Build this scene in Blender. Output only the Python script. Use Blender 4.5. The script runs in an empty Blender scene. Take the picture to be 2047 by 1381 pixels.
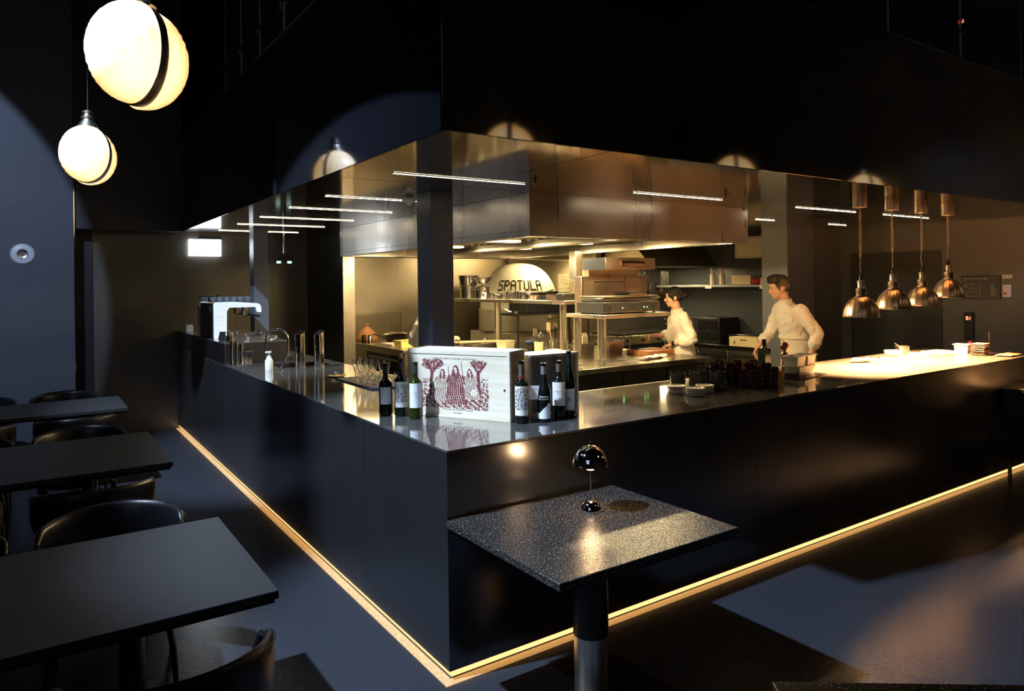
import bpy, bmesh, math, random
from math import sin, cos, pi, radians as R
from mathutils import Vector, Matrix, Euler, Quaternion
random.seed(7)
S = bpy.context.scene
COL = S.collection

# ------------------------------------------------------------------ camera
cam = bpy.data.cameras.new('camera'); camo = bpy.data.objects.new('camera', cam); COL.objects.link(camo)
cam.sensor_width = 36; cam.lens = 36*1416.05/2047
cam.shift_x = -4.265/2047; cam.shift_y = -126.6/2047
cam.clip_start = .05; cam.clip_end = 100
_y, _p, _r = 0.97249, -0.00221, -0.01296
_fw = Vector((cos(_y)*cos(_p), sin(_y)*cos(_p), -sin(_p))); _rt = Vector((sin(_y), -cos(_y), 0)); _up = _rt.cross(_fw)
_rt2 = cos(_r)*_rt + sin(_r)*_up; _up2 = -sin(_r)*_rt + cos(_r)*_up
m = Matrix((_rt2, _up2, -_fw)).transposed().to_4x4(); m.translation = Vector((-1.54311, -2.82128, 1.79177))
camo.matrix_world = m
S.camera = camo
S.view_settings.view_transform = 'Standard'; S.view_settings.look = 'None'
S.view_settings.exposure = 0.55; S.view_settings.gamma = 1.0; S.view_settings.use_curve_mapping = False

# ------------------------------------------------------------------ world and large lights
W = bpy.data.worlds.new('world'); S.world = W; W.use_nodes = True
bg = W.node_tree.nodes['Background']; bg.inputs[0].default_value = (.30, .38, .55, 1); bg.inputs[1].default_value = .02

def light(kind, loc, power, color, aim=None, size=.1, size_y=None, spot=None, blend=.2, name='lamp_light', parent=None, spread=None):
    l = bpy.data.lights.new(name, kind); l.energy = power; l.color = color
    if kind == 'AREA':
        l.size = size
        if size_y: l.shape = 'RECTANGLE'; l.size_y = size_y
        if spread: l.spread = spread
    else: l.shadow_soft_size = size
    if kind == 'SPOT': l.spot_size = spot; l.spot_blend = blend
    o = bpy.data.objects.new(name, l); COL.objects.link(o); o.location = loc
    if aim is not None:
        o.rotation_euler = (Vector(aim)-Vector(loc)).to_track_quat('-Z', 'Y').to_euler()
    if parent: o.parent = parent
    return o
COOL = (.56, .73, 1.0); WARM = (1.0, .62, .26); YEL = (1.0, .77, .38)
# cool house spotlights high in the two-storey void
light('SPOT', (-3.8, .8, 6.3), 3300, COOL, aim=(.75, .2, .6), size=.07, spot=R(33), blend=.5, name='cool_spotlight')
light('SPOT', (-3.3, -1.2, 5.4), 900, (.50, .66, 1.0), aim=(-3.7, 6.7, 2.0), size=.05, spot=R(37), blend=.06, name='cool_spotlight')
# cool spot on the lobby wall
light('SPOT', (6.9, -3.2, 4.6), 150, (.75,.84,1), aim=(8.0, .3, 1.3), size=.06, spot=R(42), blend=.9, name='cool_spotlight')
light('AREA', (-5.6, -3.5, 3.6), 16, (.55, .70, 1.0), aim=(0, 1.5, .8), size=3.5, size_y=2.5, name='soft_fill')  # soft cool fill added beside the camera, no window modelled
# kitchen hood lighting
for _x in (2.5, 3.5):
    for _y in (2.20, 3.40, 4.60): light('AREA', (_x, _y, 2.215), 30, YEL, aim=(_x, _y, 0), size=.5, size_y=.12, name='hood_light')
light('AREA', (5.2, 6.15, 2.33), 28, YEL, aim=(4.9, 6.8, 0), size=1.2, size_y=.12, name='hood_light')
light('AREA', (6.5, 5.0, 2.0), 24, YEL, aim=(6.5, 5.0, 0), size=.8, size_y=.1, name='hood_light')
light('AREA', (2.7, 7.2, 2.36), 9, YEL, aim=(2.7, 7.2, 0), size=.8, size_y=.12, name='hood_light')
light('SPOT', (-2.9, 2.4, 5.6), 2300, COOL, aim=(.3, 4.7, .9), size=.06, spot=R(36), blend=.6, name='cool_spotlight')  # cool spot added to brighten the coffee machine end of the bar

# ------------------------------------------------------------------ materials
MATS = {}
def mat(name, col=(.8,.8,.8), metal=0., rough=.5, emit=None, estr=0., trans=0., ior=1.45, noise=None, bump=0., bscale=40., coat=0., stretch=None, alpha=None, spec=None, rvar=0., rscale=4.):
    if name in MATS: return MATS[name]
    M = bpy.data.materials.new(name); M.use_nodes = True; MATS[name] = M
    nt = M.node_tree; b = nt.nodes['Principled BSDF']
    b.inputs['Base Color'].default_value = (*col, 1); b.inputs['Metallic'].default_value = metal
    b.inputs['Roughness'].default_value = rough; b.inputs['IOR'].default_value = ior
    b.inputs['Transmission Weight'].default_value = trans; b.inputs['Coat Weight'].default_value = coat
    if spec is not None: b.inputs['Specular IOR Level'].default_value = spec
    if emit: b.inputs['Emission Color'].default_value = (*emit, 1); b.inputs['Emission Strength'].default_value = estr
    if noise or bump or rvar:
        tc = nt.nodes.new('ShaderNodeTexCoord'); mp = nt.nodes.new('ShaderNodeMapping'); nt.links.new(tc.outputs['Object'], mp.inputs[0])
        if stretch: mp.inputs['Scale'].default_value = stretch
    if noise:   # (scale, second colour, low, high)
        n = nt.nodes.new('ShaderNodeTexNoise'); n.inputs['Scale'].default_value = noise[0]; n.inputs['Detail'].default_value = 4
        nt.links.new(mp.outputs[0], n.inputs['Vector'])
        r = nt.nodes.new('ShaderNodeValToRGB'); r.color_ramp.elements[0].position = noise[2]; r.color_ramp.elements[1].position = noise[3]
        r.color_ramp.elements[0].color = (*col, 1); r.color_ramp.elements[1].color = (*noise[1], 1)
        nt.links.new(n.outputs['Fac'], r.inputs[0]); nt.links.new(r.outputs[0], b.inputs['Base Color'])
    if bump:
        n = nt.nodes.new('ShaderNodeTexNoise'); n.inputs['Scale'].default_value = bscale; n.inputs['Detail'].default_value = 3
        nt.links.new(mp.outputs[0], n.inputs['Vector'])
        bp = nt.nodes.new('ShaderNodeBump'); bp.inputs['Strength'].default_value = bump; bp.inputs['Distance'].default_value = .01
        nt.links.new(n.outputs['Fac'], bp.inputs['Height']); nt.links.new(bp.outputs[0], b.inputs['Normal'])
    if rvar:
        n = nt.nodes.new('ShaderNodeTexNoise'); n.inputs['Scale'].default_value = rscale; n.inputs['Detail'].default_value = 5
        nt.links.new(mp.outputs[0], n.inputs['Vector'])
        mr = nt.nodes.new('ShaderNodeMapRange'); mr.inputs['From Min'].default_value = .3; mr.inputs['From Max'].default_value = .7
        mr.inputs['To Min'].default_value = max(0, rough-rvar); mr.inputs['To Max'].default_value = rough+rvar
        nt.links.new(n.outputs['Fac'], mr.inputs['Value']); nt.links.new(mr.outputs[0], b.inputs['Roughness'])
    return M

STEEL = mat('stainless_steel', (.52,.50,.47), 1, .22, rvar=.06)
BRUSH = mat('brushed_steel', (.68,.62,.54), 1, .30, bump=.12, bscale=30, stretch=(1,1,.05), rvar=.08, rscale=2)
POLISH = mat('polished_steel', (.60,.59,.57), 1, .06)
CTOP = mat('counter_steel', (.42,.40,.37), .86, .085, rvar=.03, rscale=3)
SOFF = mat('soffit_steel', (.60,.51,.42), 1, .10, bump=.02, bscale=3)
BLKS = mat('black_steel', (.15,.15,.155), .88, .22, rvar=.05, rscale=1.5)
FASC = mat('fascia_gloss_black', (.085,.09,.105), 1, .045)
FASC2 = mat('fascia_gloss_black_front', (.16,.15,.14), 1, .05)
BLKM = mat('black_matt', (.012,.012,.013), 0, .45)
BLKP = mat('black_plastic', (.015,.015,.016), 0, .25)
COLM = mat('column_black', (.065,.078,.105), 0, .38)
DARKW = mat('dark_wall', (.030,.031,.034), 0, .55, noise=(1.3,(.040,.040,.042),.35,.7))
DARKG = mat('dark_wall_gloss', (.15,.135,.11), .6, .36, rvar=.08, rscale=1.2)
BLUEW = mat('grey_wall', (.075,.085,.105), 0, .5, noise=(1.1,(.088,.098,.118),.3,.7))
FLOORM = mat('dark_terrazzo', (.030,.033,.040), 0, .24, noise=(60,(.040,.043,.050),.45,.7), bump=.05, bscale=90)
STONE = mat('speckled_stone', (.022,.020,.018), 0, .27, spec=.4, noise=(170,(.42,.38,.32),.60,.66), bump=.12, bscale=220)
LEATH = mat('black_leather', (.008,.008,.009), 0, .32, bump=.05, bscale=120)
CHROME = mat('chrome', (.80,.80,.82), 1, .04)
WHITE = mat('white_plastic', (.78,.79,.82), 0, .35)
LEDM = mat('led_diffuser', (1,.9,.7), 0, .5, emit=(1,.86,.62), estr=9)
TOEM = mat('toe_led', (1,.7,.3), 0, .5, emit=(1,.56,.22), estr=1.1)
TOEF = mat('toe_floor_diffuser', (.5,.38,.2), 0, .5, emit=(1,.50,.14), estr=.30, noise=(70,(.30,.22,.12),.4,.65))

# ------------------------------------------------------------------ geometry helpers
def tagobj(o, label=None, cat=None, group=None, kind=None):
    if label: o['label'] = label
    if cat: o['category'] = cat
    if group: o['group'] = group
    if kind: o['kind'] = kind
    return o
def thing(name, label, cat, loc=(0,0,0), rz=0., group=None):
    o = bpy.data.objects.new(name, None); COL.objects.link(o); o.location = loc; o.rotation_euler = (0,0,rz)
    o.empty_display_size = .05
    return tagobj(o, label, cat, group)

class MB:
    def __init__(s): s.v = []; s.f = []; s.m = []; s.cur = 0; s.X = None
    def add(s, vs, fs):
        b = len(s.v)
        if s.X is not None: vs = [s.X @ Vector(v) for v in vs]
        s.v += [tuple(v) for v in vs]; s.f += [tuple(i+b for i in f) for f in fs]; s.m += [s.cur]*len(fs)
        return s
    def box(s, x0, y0, z0, x1, y1, z1):
        return s.add([(x0,y0,z0),(x1,y0,z0),(x1,y1,z0),(x0,y1,z0),(x0,y0,z1),(x1,y0,z1),(x1,y1,z1),(x0,y1,z1)],
                     [(0,3,2,1),(4,5,6,7),(0,1,5,4),(1,2,6,5),(2,3,7,6),(3,0,4,7)])
    def cbox(s, c, d, rz=0., rx=0., ry=0.):
        E = Euler((rx,ry,rz)).to_matrix(); c = Vector(c); h = [x/2 for x in d]
        vs = [c + E @ Vector((sx*h[0], sy*h[1], sz*h[2])) for sz in (-1,1) for sx, sy in ((-1,-1),(1,-1),(1,1),(-1,1))]
        return s.add(vs, [(0,3,2,1),(4,5,6,7),(0,1,5,4),(1,2,6,5),(2,3,7,6),(3,0,4,7)])
    def lathe(s, prof, c=(0,0,0), n=24, a0=0., a1=2*pi, wob=None):
        full = abs(a1-a0-2*pi) < 1e-6; k = n if full else n+1
        vs = []
        for (r, z) in prof:
            for i in range(k):
                a = a0+(a1-a0)*i/n; rr = r*(wob(a) if wob else 1)
                vs.append((c[0]+rr*cos(a), c[1]+rr*sin(a), c[2]+z))
        fs = []
        for j in range(len(prof)-1):
            for i in range(n):
                i2 = (i+1) % k
                if not full and i2 == 0: continue
                fs.append((j*k+i, j*k+i2, (j+1)*k+i2, (j+1)*k+i))
        if prof[0][0] > 1e-5 and full: fs.append(tuple(reversed(range(k))))
        if prof[-1][0] > 1e-5 and full: fs.append(tuple((len(prof)-1)*k+i for i in range(k)))
        return s.add(vs, fs)
    def shell(s, prof, c=(0,0,0), n=24, t=.002, **kw):      # open vessel: outside profile and the same profile back inside
        inner = [(max(r-t,0), z+(t if i == 0 else 0)) for i, (r, z) in enumerate(prof)]
        return s.lathe([(0, prof[0][1])]+list(prof)+list(reversed(inner))+[(0, prof[0][1]+t)], c, n, **kw)
    def tube(s, pts, r, n=10, caps=True):
        pts = [Vector(p) for p in pts]; L = len(pts)
        rs = r if isinstance(r, (list, tuple)) else [r]*L
        T = [(pts[min(i+1,L-1)]-pts[max(i-1,0)]).normalized() for i in range(L)]
        u = T[0].orthogonal().normalized(); vs = []
        for i in range(L):
            u = (u - T[i]*u.dot(T[i]));  u = u.normalized() if u.length > 1e-6 else T[i].orthogonal().normalized()
            w = T[i].cross(u)
            for k in range(n):
                a = 2*pi*k/n; vs.append(pts[i]+rs[i]*(cos(a)*u+sin(a)*w))
        fs = [(j*n+k, j*n+(k+1) % n, (j+1)*n+(k+1) % n, (j+1)*n+k) for j in range(L-1) for k in range(n)]
        if caps: fs += [tuple(reversed(range(n))), tuple((L-1)*n+k for k in range(n))]
        return s.add(vs, fs)
    def ell(s, c, r, nu=20, nv=12, rz=0., E=None):
        if E is None: E = Euler((0,0,rz)).to_matrix()
        c = Vector(c); vs = [c+E@Vector((0,0,-r[2]))]
        for j in range(1, nv):
            t = -pi/2+pi*j/nv
            for i in range(nu):
                a = 2*pi*i/nu; vs.append(c+E@Vector((r[0]*cos(t)*cos(a), r[1]*cos(t)*sin(a), r[2]*sin(t))))
        vs.append(c+E@Vector((0,0,r[2]))); n = len(vs)-1
        fs = [(0, 1+(i+1) % nu, 1+i) for i in range(nu)]
        for j in range(nv-2):
            for i in range(nu): fs.append((1+j*nu+i, 1+j*nu+(i+1) % nu, 1+(j+1)*nu+(i+1) % nu, 1+(j+1)*nu+i))
        fs += [(n, 1+(nv-2)*nu+i, 1+(nv-2)*nu+(i+1) % nu) for i in range(nu)]
        return s.add(vs, fs)
    def loft(s, rings, caps=True):
        n = len(rings[0]); vs = [p for r in rings for p in r]
        fs = [(j*n+k, j*n+(k+1) % n, (j+1)*n+(k+1) % n, (j+1)*n+k) for j in range(len(rings)-1) for k in range(n)]
        if caps: fs += [tuple(reversed(range(n))), tuple((len(rings)-1)*n+k for k in range(n))]
        return s.add(vs, fs)
    def prism(s, poly, z0, z1):
        n = len(poly); vs = [(x,y,z0) for x, y in poly]+[(x,y,z1) for x, y in poly]
        return s.add(vs, [tuple(reversed(range(n))), tuple(n+i for i in range(n))]+[(i,(i+1) % n, n+(i+1) % n, n+i) for i in range(n)])
    def quad(s, a, b, c, d): return s.add([a,b,c,d], [(0,1,2,3)])
    def mesh(s, name, mats, ang=35):
        me = bpy.data.meshes.new(name); me.from_pydata(s.v, [], s.f)
        mats = mats if isinstance(mats, (list, tuple)) else [mats]
        for q in mats: me.materials.append(q)
        me.polygons.foreach_set('material_index', s.m)
        bm = bmesh.new(); bm.from_mesh(me); bmesh.ops.recalc_face_normals(bm, faces=bm.faces); bm.to_mesh(me); bm.free()
        me.polygons.foreach_set('use_smooth', [True]*len(me.polygons)); me.set_sharp_from_angle(angle=R(ang)); me.update()
        return me
    def build(s, name, mats, parent=None, loc=(0,0,0), rz=0., bevel=0., label=None, cat=None, group=None, kind=None, ang=35, rot=None):
        o = bpy.data.objects.new(name, s.mesh(name, mats, ang)); COL.objects.link(o); o.location = loc
        o.rotation_euler = rot if rot else (0,0,rz)
        if parent: o.parent = parent
        if bevel:
            b = o.modifiers.new('bevel', 'BEVEL'); b.width = bevel; b.segments = 2; b.limit_method = 'ANGLE'; b.harden_normals = False
        return tagobj(o, label, cat, group, kind)
def dup(root, loc=None, rz=None, label=None, group=None):
    r = root.copy(); COL.objects.link(r)
    if loc is not None: r.location = loc
    if rz is not None: r.rotation_euler = (0,0,rz)
    if label: r['label'] = label
    if group: r['group'] = group
    for ch in list(root.children):
        c = ch.copy(); COL.objects.link(c); c.parent = r
        for g in list(ch.children):
            d = g.copy(); COL.objects.link(d); d.parent = c
    return r
def circ(c, rx, ry, n=16, z=None):
    return [(c[0]+rx*cos(2*pi*i/n), c[1]+ry*sin(2*pi*i/n), c[2] if z is None else z) for i in range(n)]
_txt = {}
def text_mb(body, size, M=None, mb=None, depth=.0004, bend=None, align='CENTER', font_scale=1.):
    """letters as mesh: local x right, y up; M places them; bend(v) may wrap them"""
    cu = bpy.data.curves.new('text', 'FONT'); cu.body = body; cu.size = size; cu.align_x = align; cu.extrude = depth; cu.resolution_u = 3
    o = bpy.data.objects.new('text', cu); COL.objects.link(o)
    dg = bpy.context.evaluated_depsgraph_get(); dg.update()
    me = bpy.data.meshes.new_from_object(o.evaluated_get(dg))
    vs = [v.co.copy() for v in me.vertices]; fs = [tuple(p.vertices) for p in me.polygons]
    bpy.data.objects.remove(o); bpy.data.curves.remove(cu); bpy.data.meshes.remove(me)
    if font_scale != 1: vs = [Vector((v.x*font_scale, v.y, v.z)) for v in vs]
    if bend: vs = [bend(v) for v in vs]
    if M: vs = [M @ Vector(v) for v in vs]
    mb = mb or MB(); mb.add(vs, fs); return mb
HS, HC = 2.503, 1.04
# ------------------------------------------------------------------ the room
def struct(name, mb, m, label=None, bevel=0., parent=None):
    return mb.build(name, m, parent=parent, bevel=bevel, kind='structure', label=label)
struct('floor', MB().box(-6,-6,-.1, 8.2,8.4,0), FLOORM, 'dark speckled polished floor around the counter')
struct('floor_kitchen', MB().box(.96,.99,0, 1.12,7.12,.001).box(1.12,.99,0,6.7,5.5,.08).box(1.8,5.5,0,6.7,8.0,.08), mat('kitchen_tile',(.035,.033,.03),0,.4), 'dark kitchen floor behind the counter')
b = MB().box(-6,6.7,0, -1.13,7.1,6.5)
for z in (.9, 1.85, 2.72, 3.6, 4.5): b.box(-6,6.698,z, -1.13,6.7005,z+.004)
struct('wall_left', b, BLUEW, 'blue-grey lit wall with fine joints beside the alcove')
struct('trim_1', MB().box(-1.136,6.694,0, -1.128,6.70,6.5), POLISH, 'thin metal edge strip of the blue-grey wall')
struct('wall_upper', MB().box(-1.13,6.75,HS-.01, 0.02,7.5,6.5), DARKW, 'black wall above the alcove')
b = MB().box(-1.13,7.13,0, 1.71,7.25,HS)
for x in (.72, 1.15): b.box(x,7.127,0, x+.004,7.131,HS)
struct('wall_back', b, DARKG, 'brown-black satin wall panel behind the coffee machine')
struct('wall_recess', MB().box(-1.13,7.10,0, -.93,7.129,HS), BLKM, 'black recess edge between the grey wall and brown panel')
struct('wall_right', MB().box(8.0,-6,0, 8.15,3.2,6.5).box(7.36,2.9,0,8.2,3.3,HS), mat('right_wall',(.05,.051,.053),0,.42,noise=(.8,(.066,.067,.07),.3,.75)), 'dark grey lobby wall with signs')
b = MB()
for y in (-2.0,-.55,.62,2.3): b.box(7.997,y,0, 8.0005,y+.006,6.5)
b.box(7.99,1.55,0, 8.0005,2.75,2.15)
struct('door_1', b, BLKM, 'black flush door and joints in the dark lobby wall')
struct('wall_far', MB().box(-6.1,-6,0,-6,7,6.5), DARKW)
struct('wall_behind', MB().box(-6,-6.1,0,8.2,-6,6.5), DARKW)
b = MB().box(-6,-6.1,6.5, 8.2,8.4,6.6)
struct('ceiling', b, BLKM, 'black ceiling of the tall void')
# canopy over the bar: mirror soffit, glossy black fascias
b = MB().box(0.02,0.02,HS, 8.0,8.2,HS+.06)
for y in (1.66, 3.05, 4.1, 5.05, 6.0): pass
struct('ceiling_soffit', b, SOFF, 'mirror steel soffit over the open kitchen')
b = MB()
b.box(.02,1.640,HS-.0006, 8.0,1.644,HS+.001).box(2.35,1.64,HS-.0006,2.354,8,HS+.001).box(1.06,.02,HS-.0006,1.064,1.64,HS+.001)
struct('trim_2', b, BLKM, 'fine joints in the mirror soffit')
b = MB().box(0,0,HS-.012, .02,7.13,3.655)
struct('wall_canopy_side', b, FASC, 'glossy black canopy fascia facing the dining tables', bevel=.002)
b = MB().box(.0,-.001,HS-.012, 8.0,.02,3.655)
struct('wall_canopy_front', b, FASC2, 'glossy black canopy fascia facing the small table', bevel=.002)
struct('trim_3', MB().box(-.003,-.004,3.655, .025,7.13,3.662).box(0,-.004,3.655,8.0,.02,3.662), mat('edge_metal',(.5,.48,.5),1,.3), 'thin metal capping along the fascia top')
struct('floor_upper', MB().box(.02,.02,3.5, 8.2,8.4,3.6), DARKW)
struct('wall_upper_back', MB().box(-1.0,8.4,2.6,8.2,8.5,6.5).box(8.16,3.2,2.6,8.26,8.4,6.5), DARKW)
# glass balustrade on the upper floor
GLASS = mat('clear_glass', (1,1,1), 0, .01, trans=1, ior=1.45)
edge = mat('glass_edge', (.45,.52,.55), 0, .2, emit=None)
def pane(x0,y0,x1,y1,lab):
    g = thing('balustrade', lab, 'balustrade', ((x0+x1)/2,(y0+y1)/2,3.66), 0, 'glass balustrade panels above the canopy')
    dx, dy = (x1-x0)/2, (y1-y0)/2
    MB().box(-max(dx,.005),-max(dy,.005),.002, max(dx,.005),max(dy,.005),1.0).build('pane', mat('balustrade_glass',(.9,1,.97),0,.02,trans=1,ior=1.15), g)
    for s in (-1,1): MB().box(s*dx-.005,s*dy-.005,0, s*dx+.005,s*dy+.005,1.0).build('polished_edge', edge, g)
    for s in (-1,1):
        for z in (.22,.78):
            MB().box(s*(dx-.05 if dx else 0)-.022, s*(dy-.05 if dy else 0)-.022, z, s*(dx-.05 if dx else 0)+.022, s*(dy-.05 if dy else 0)+.022, z+.04).build('clamp', CHROME, g)
ys = [.55,1.17,1.81,2.47,3.14,3.76,4.4]
for i in range(6): pane(.03,ys[i]+.01,.03,ys[i+1]-.01, ['glass balustrade panel nearest the canopy corner','second glass balustrade panel from the canopy corner','third glass balustrade panel from the canopy corner','glass balustrade panel with bright chrome clamps high above the coffee bar','glass balustrade panel beside the pale glow','last glass balustrade panel towards the alcove'][i])
pane(3.9,.03,5.06,.03,'glass balustrade panel above the heat lamps'); pane(5.08,.03,6.3,.03,'glass balustrade panel below the upper red display')
# toe light glow, LED lines in the soffit
for i, (x0,x1,y) in enumerate([(.35,1.37,1.30),(.37,1.38,2.61),(.37,1.38,3.56),(.37,1.38,4.55),(.37,1.38,5.49),(.38,1.38,6.5),(2.4,3.46,1.27),(4.62,5.67,1.33),(6.22,7.22,1.33),(5.4,5.75,2.38),(6.9,7.3,2.4)]):
    t = thing('linear_light', ['slim LED line across the black column','second LED line behind the black column','third LED line in the side soffit','fourth LED line in the side soffit','fifth LED line in the side soffit','LED line furthest along, by the lit exit sign','slim LED line below the orange-lit hood reflection','slim LED line by the first heat lamp','slim LED line behind the middle heat lamps','short LED line above the back storage','tiny LED line above the storage pillar'][i], 'light', (x0,y,HS), 0, 'LED lines in the mirror soffit')
    MB().box(0,-.013,-.004, x1-x0,.013,.0).build('channel', BLKP, t)
    MB().box(.004,-.0075,-.0055, x1-x0-.004,.0075,-.0035).build('diffuser', LEDM, t)
# ------------------------------------------------------------------ bar counter
bar = thing('bar_counter', 'long black L-shaped bar counter with mirror steel top and glowing toe strip', 'counter', (0,0,0))
XE = 6.45
MB().prism([(0,0),(XE,0),(XE,.97),(.94,.97),(.94,7.12),(0,7.12)], HC-.012, HC).build('worktop', CTOP, bar, bevel=.0015)
b = MB().prism([(.008,.008),(XE,.008),(XE,.95),(.92,.95),(.92,7.12),(.008,7.12)], .05, HC-.0125)
b.build('carcass', BLKS, bar)
ysm = [0,.97,2.72,4.43,6.0,7.12]
for i in range(5):
    MB().box(0,ysm[i]+(.0 if i == 0 else .0015),.043, .0079,ysm[i+1]-.0015,HC-.0135).build('front_panel', BLKS, bar)
xsm = [0.008,2.2,4.3,XE]
for i in range(3):
    MB().box(xsm[i]+.0015*(i > 0),0,.043, xsm[i+1]-.0015,.0079,HC-.0135).build('front_panel', BLKS, bar)
MB().box(.10,.10,.0, XE,.90,.05).box(.10,.9,0,.88,7.1,.05).build('plinth', BLKM, bar)
MB().prism([(.022,.022),(XE,.022),(XE,.030),(.030,.030),(.030,7.1),(.022,7.1)], .006, .034).build('toe_light', TOEM, bar)
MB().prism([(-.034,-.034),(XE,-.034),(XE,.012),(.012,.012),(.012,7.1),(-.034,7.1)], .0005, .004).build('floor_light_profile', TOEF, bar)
MB().box(0,7.10,.0,.03,7.12,.06).build('end_cap', POLISH, bar)
# inner lip on kitchen side
MB().box(.94,.97,.9,.955,7.1,HC+.0).box(.94,.97,.9,XE,.985,HC).build('inner_edge', BRUSH, bar)

# raised shelf with the coffee machine
pf = thing('raised_counter', 'dark steel raised counter block under the white coffee machine', 'counter', (0,4.45,HC))
MB().box(.0,.0,.001, .62,2.66,.20).build('body', mat('dark_steel_block',(.20,.20,.205),1,.28), pf, bevel=.002)
MB().box(.0,-.004,.20, .625,2.66,.208).build('top_sheet', CTOP, pf)

# black columns
for (x0,y0,x1,y1,lab) in [(.957,1.95,1.147,2.19,'large square black column standing behind the wine crates'),(.64,5.86,.81,6.05,'slimmer black column behind the coffee machine')]:
    c = thing('column', lab, 'column', ((x0+x1)/2,(y0+y1)/2,0)); hx, hy = (x1-x0)/2, (y1-y0)/2
    zb = .08 if y0 < 3 else HC+.0
    if y0 > 3: zb = HC+.001
    MB().box(-hx,-hy,zb, hx,hy,HS-.001).build('shaft', COLM, c, bevel=.003)

# kitchen hood
hd = thing('kitchen_hood', 'big brushed steel extraction hood hanging over the island', 'extractor hood', (1.65,1.64,2.16))
hx, hy, hh = 2.64, 4.08, HS-2.16-.001
b = MB()
b.box(0,0,0, 1.32,.012,hh)
b.build('front_panel', BRUSH, hd, bevel=.001)
MB().box(1.323,0,0, hx,.012,hh).build('front_panel', BRUSH, hd, bevel=.001)
MB().box(0,.012,0, .012,hy,hh).build('side_panel', BRUSH, hd, bevel=.001)
MB().box(hx-.012,.012,0, hx,hy,hh).box(0.012,hy-.012,0,hx-.012,hy,hh).build('rear_panel', BRUSH, hd)
b = MB().box(.012,.012,0, .10,hy-.012,.006).box(hx-.10,.012,0,hx-.012,hy-.012,.006).box(.10,.012,0,hx-.1,.10,.006).box(.1,hy-.1,0,hx-.1,hy-.012,.006)
b.build('drip_rim', STEEL, hd)
b = MB()
for i in range(7):
    x = .14+i*.34
    b.box(x,.15,.10, x+.32,hy-.15,.12)
    for k in range(26): b.box(x+.02,.2+k*.145,.09, x+.30,.2+k*.145+.05,.10)
b.box(1.25,.1,.02, 1.40,hy-.1,.10)
b.build('filter_bank', mat('filter_steel',(.30,.28,.24),1,.35), hd)
b = MB()
for y in (.5,1.7,2.9): b.box(.6,y,.07, 1.1,y+.12,.085); b.box(1.6,y,.07, 2.1,y+.12,.085)
b.build('light_lens', mat('hood_lens',(1,.9,.6),0,.5,emit=YEL,estr=5), hd)
b = MB()
for i in range(70):
    b.box(.03,.2+i*.052,-.0006, .06,.2+i*.052+.02,.0004)
for i in range(44): b.box(.2+i*.052,.03,-.0006,.2+i*.052+.02,.06,.0004)
b.build('perforation', BLKM, hd)
MB().box(-.0006,1.0,.09, .0002,1.004,hh).box(-.0006,0.02,.045,.0002,hy,.048).build('seam', BLKM, hd)

# ------------------------------------------------------------------ pendants
def pendant(x, y, z, ang, lab, cable_top=6.5, rot=0., tilt=0.):
    p = thing('globe_pendant', lab, 'pendant light', (x,y,z), ang, 'ribbed split globe pendants')
    G1 = mat('fluted_lit_glass', (1,.82,.55), 0, .25)
    nt = G1.node_tree
    if 'ribs' not in nt.nodes:
        b = nt.nodes['Principled BSDF']
        tc = nt.nodes.new('ShaderNodeTexCoord'); sx = nt.nodes.new('ShaderNodeSeparateXYZ'); nt.links.new(tc.outputs['Object'], sx.inputs[0])
        lw = nt.nodes.new('ShaderNodeLayerWeight'); lw.inputs[0].default_value = .35
        r = nt.nodes.new('ShaderNodeValToRGB'); r.name = 'ribs'
        e = r.color_ramp.elements; e[0].color = (1,.80,.50,1); e[1].color = (.45,.16,.03,1); e[1].position = .97
        m1 = r.color_ramp.elements.new(.45); m1.color = (.95,.54,.20,1)
        nt.links.new(lw.outputs['Facing'], r.inputs[0]); nt.links.new(r.outputs[0], b.inputs['Emission Color'])
        b.inputs['Emission Strength'].default_value = 1.2
    # two half shells split by a dark disc; the disc normal is local +X
    rad = .25; n = 96
    for s, nm, dz in ((-1,'front_shade',.004),(1,'rear_shade',-.016)):
        mbb = MB(); prof = []
        N = 22
        vs = []; fs = []
        for j in range(N+1):
            th = (pi/2)*j/N*1.0
            for i in range(n):
                a = 2*pi*i/n
                # sphere about local X; ribs run over the vertical meridians
                px, py, pz = -s*-1*cos(th), sin(th)*cos(a), sin(th)*sin(a)
                lon = math.atan2(py, px); rr = rad*(1+.010*cos(64*lon)*min(1,(1-abs(pz))*4))
                vs.append((px*rr*.83+s*.022, py*rr*.83, pz*rr*.985+dz))
        for j in range(N):
            for i in range(n): fs.append((j*n+i, j*n+(i+1) % n, (j+1)*n+(i+1) % n, (j+1)*n+i))
        mbb.add(vs, fs); fs2 = tuple(N*n+i for i in range(n)); mbb.f.append(fs2); mbb.m.append(0)
        mbb.build(nm, G1, p, ang=60)
    bnd = MB()
    bnd.loft([[(xx*1.0, rr*.83*cos(2*pi*i/48), rr*sin(2*pi*i/48)-.004) for i in range(48)] for xx, rr in ((-.026,.238),(-.024,.247),(.024,.247),(.026,.238))])
    bnd.build('dark_band', mat('bronze_dark',(.10,.075,.055),1,.35), p)
    MB().lathe([(0,.236),(.084,.238),(.072,.262),(.045,.30),(.043,.312),(.052,.316),(.052,.335),(.038,.338),(.036,.362),(.044,.366),(.044,.378),(.02,.388),(.006,.395),(0,.395)],n=24).build('fitter', mat('antique_brass',(.35,.31,.25),1,.35), p)
    MB().tube([(0,0,.394),(0,0,cable_top-z-.002)], .003, 6).build('cable', BLKM, p)
    return p
pendant(-1.10,1.07,2.935, R(27), 'large lit globe pendant hanging nearest the camera')
pendant(-1.12,4.40,2.97, R(52), 'smaller looking globe pendant hanging further along the dining tables')
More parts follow.
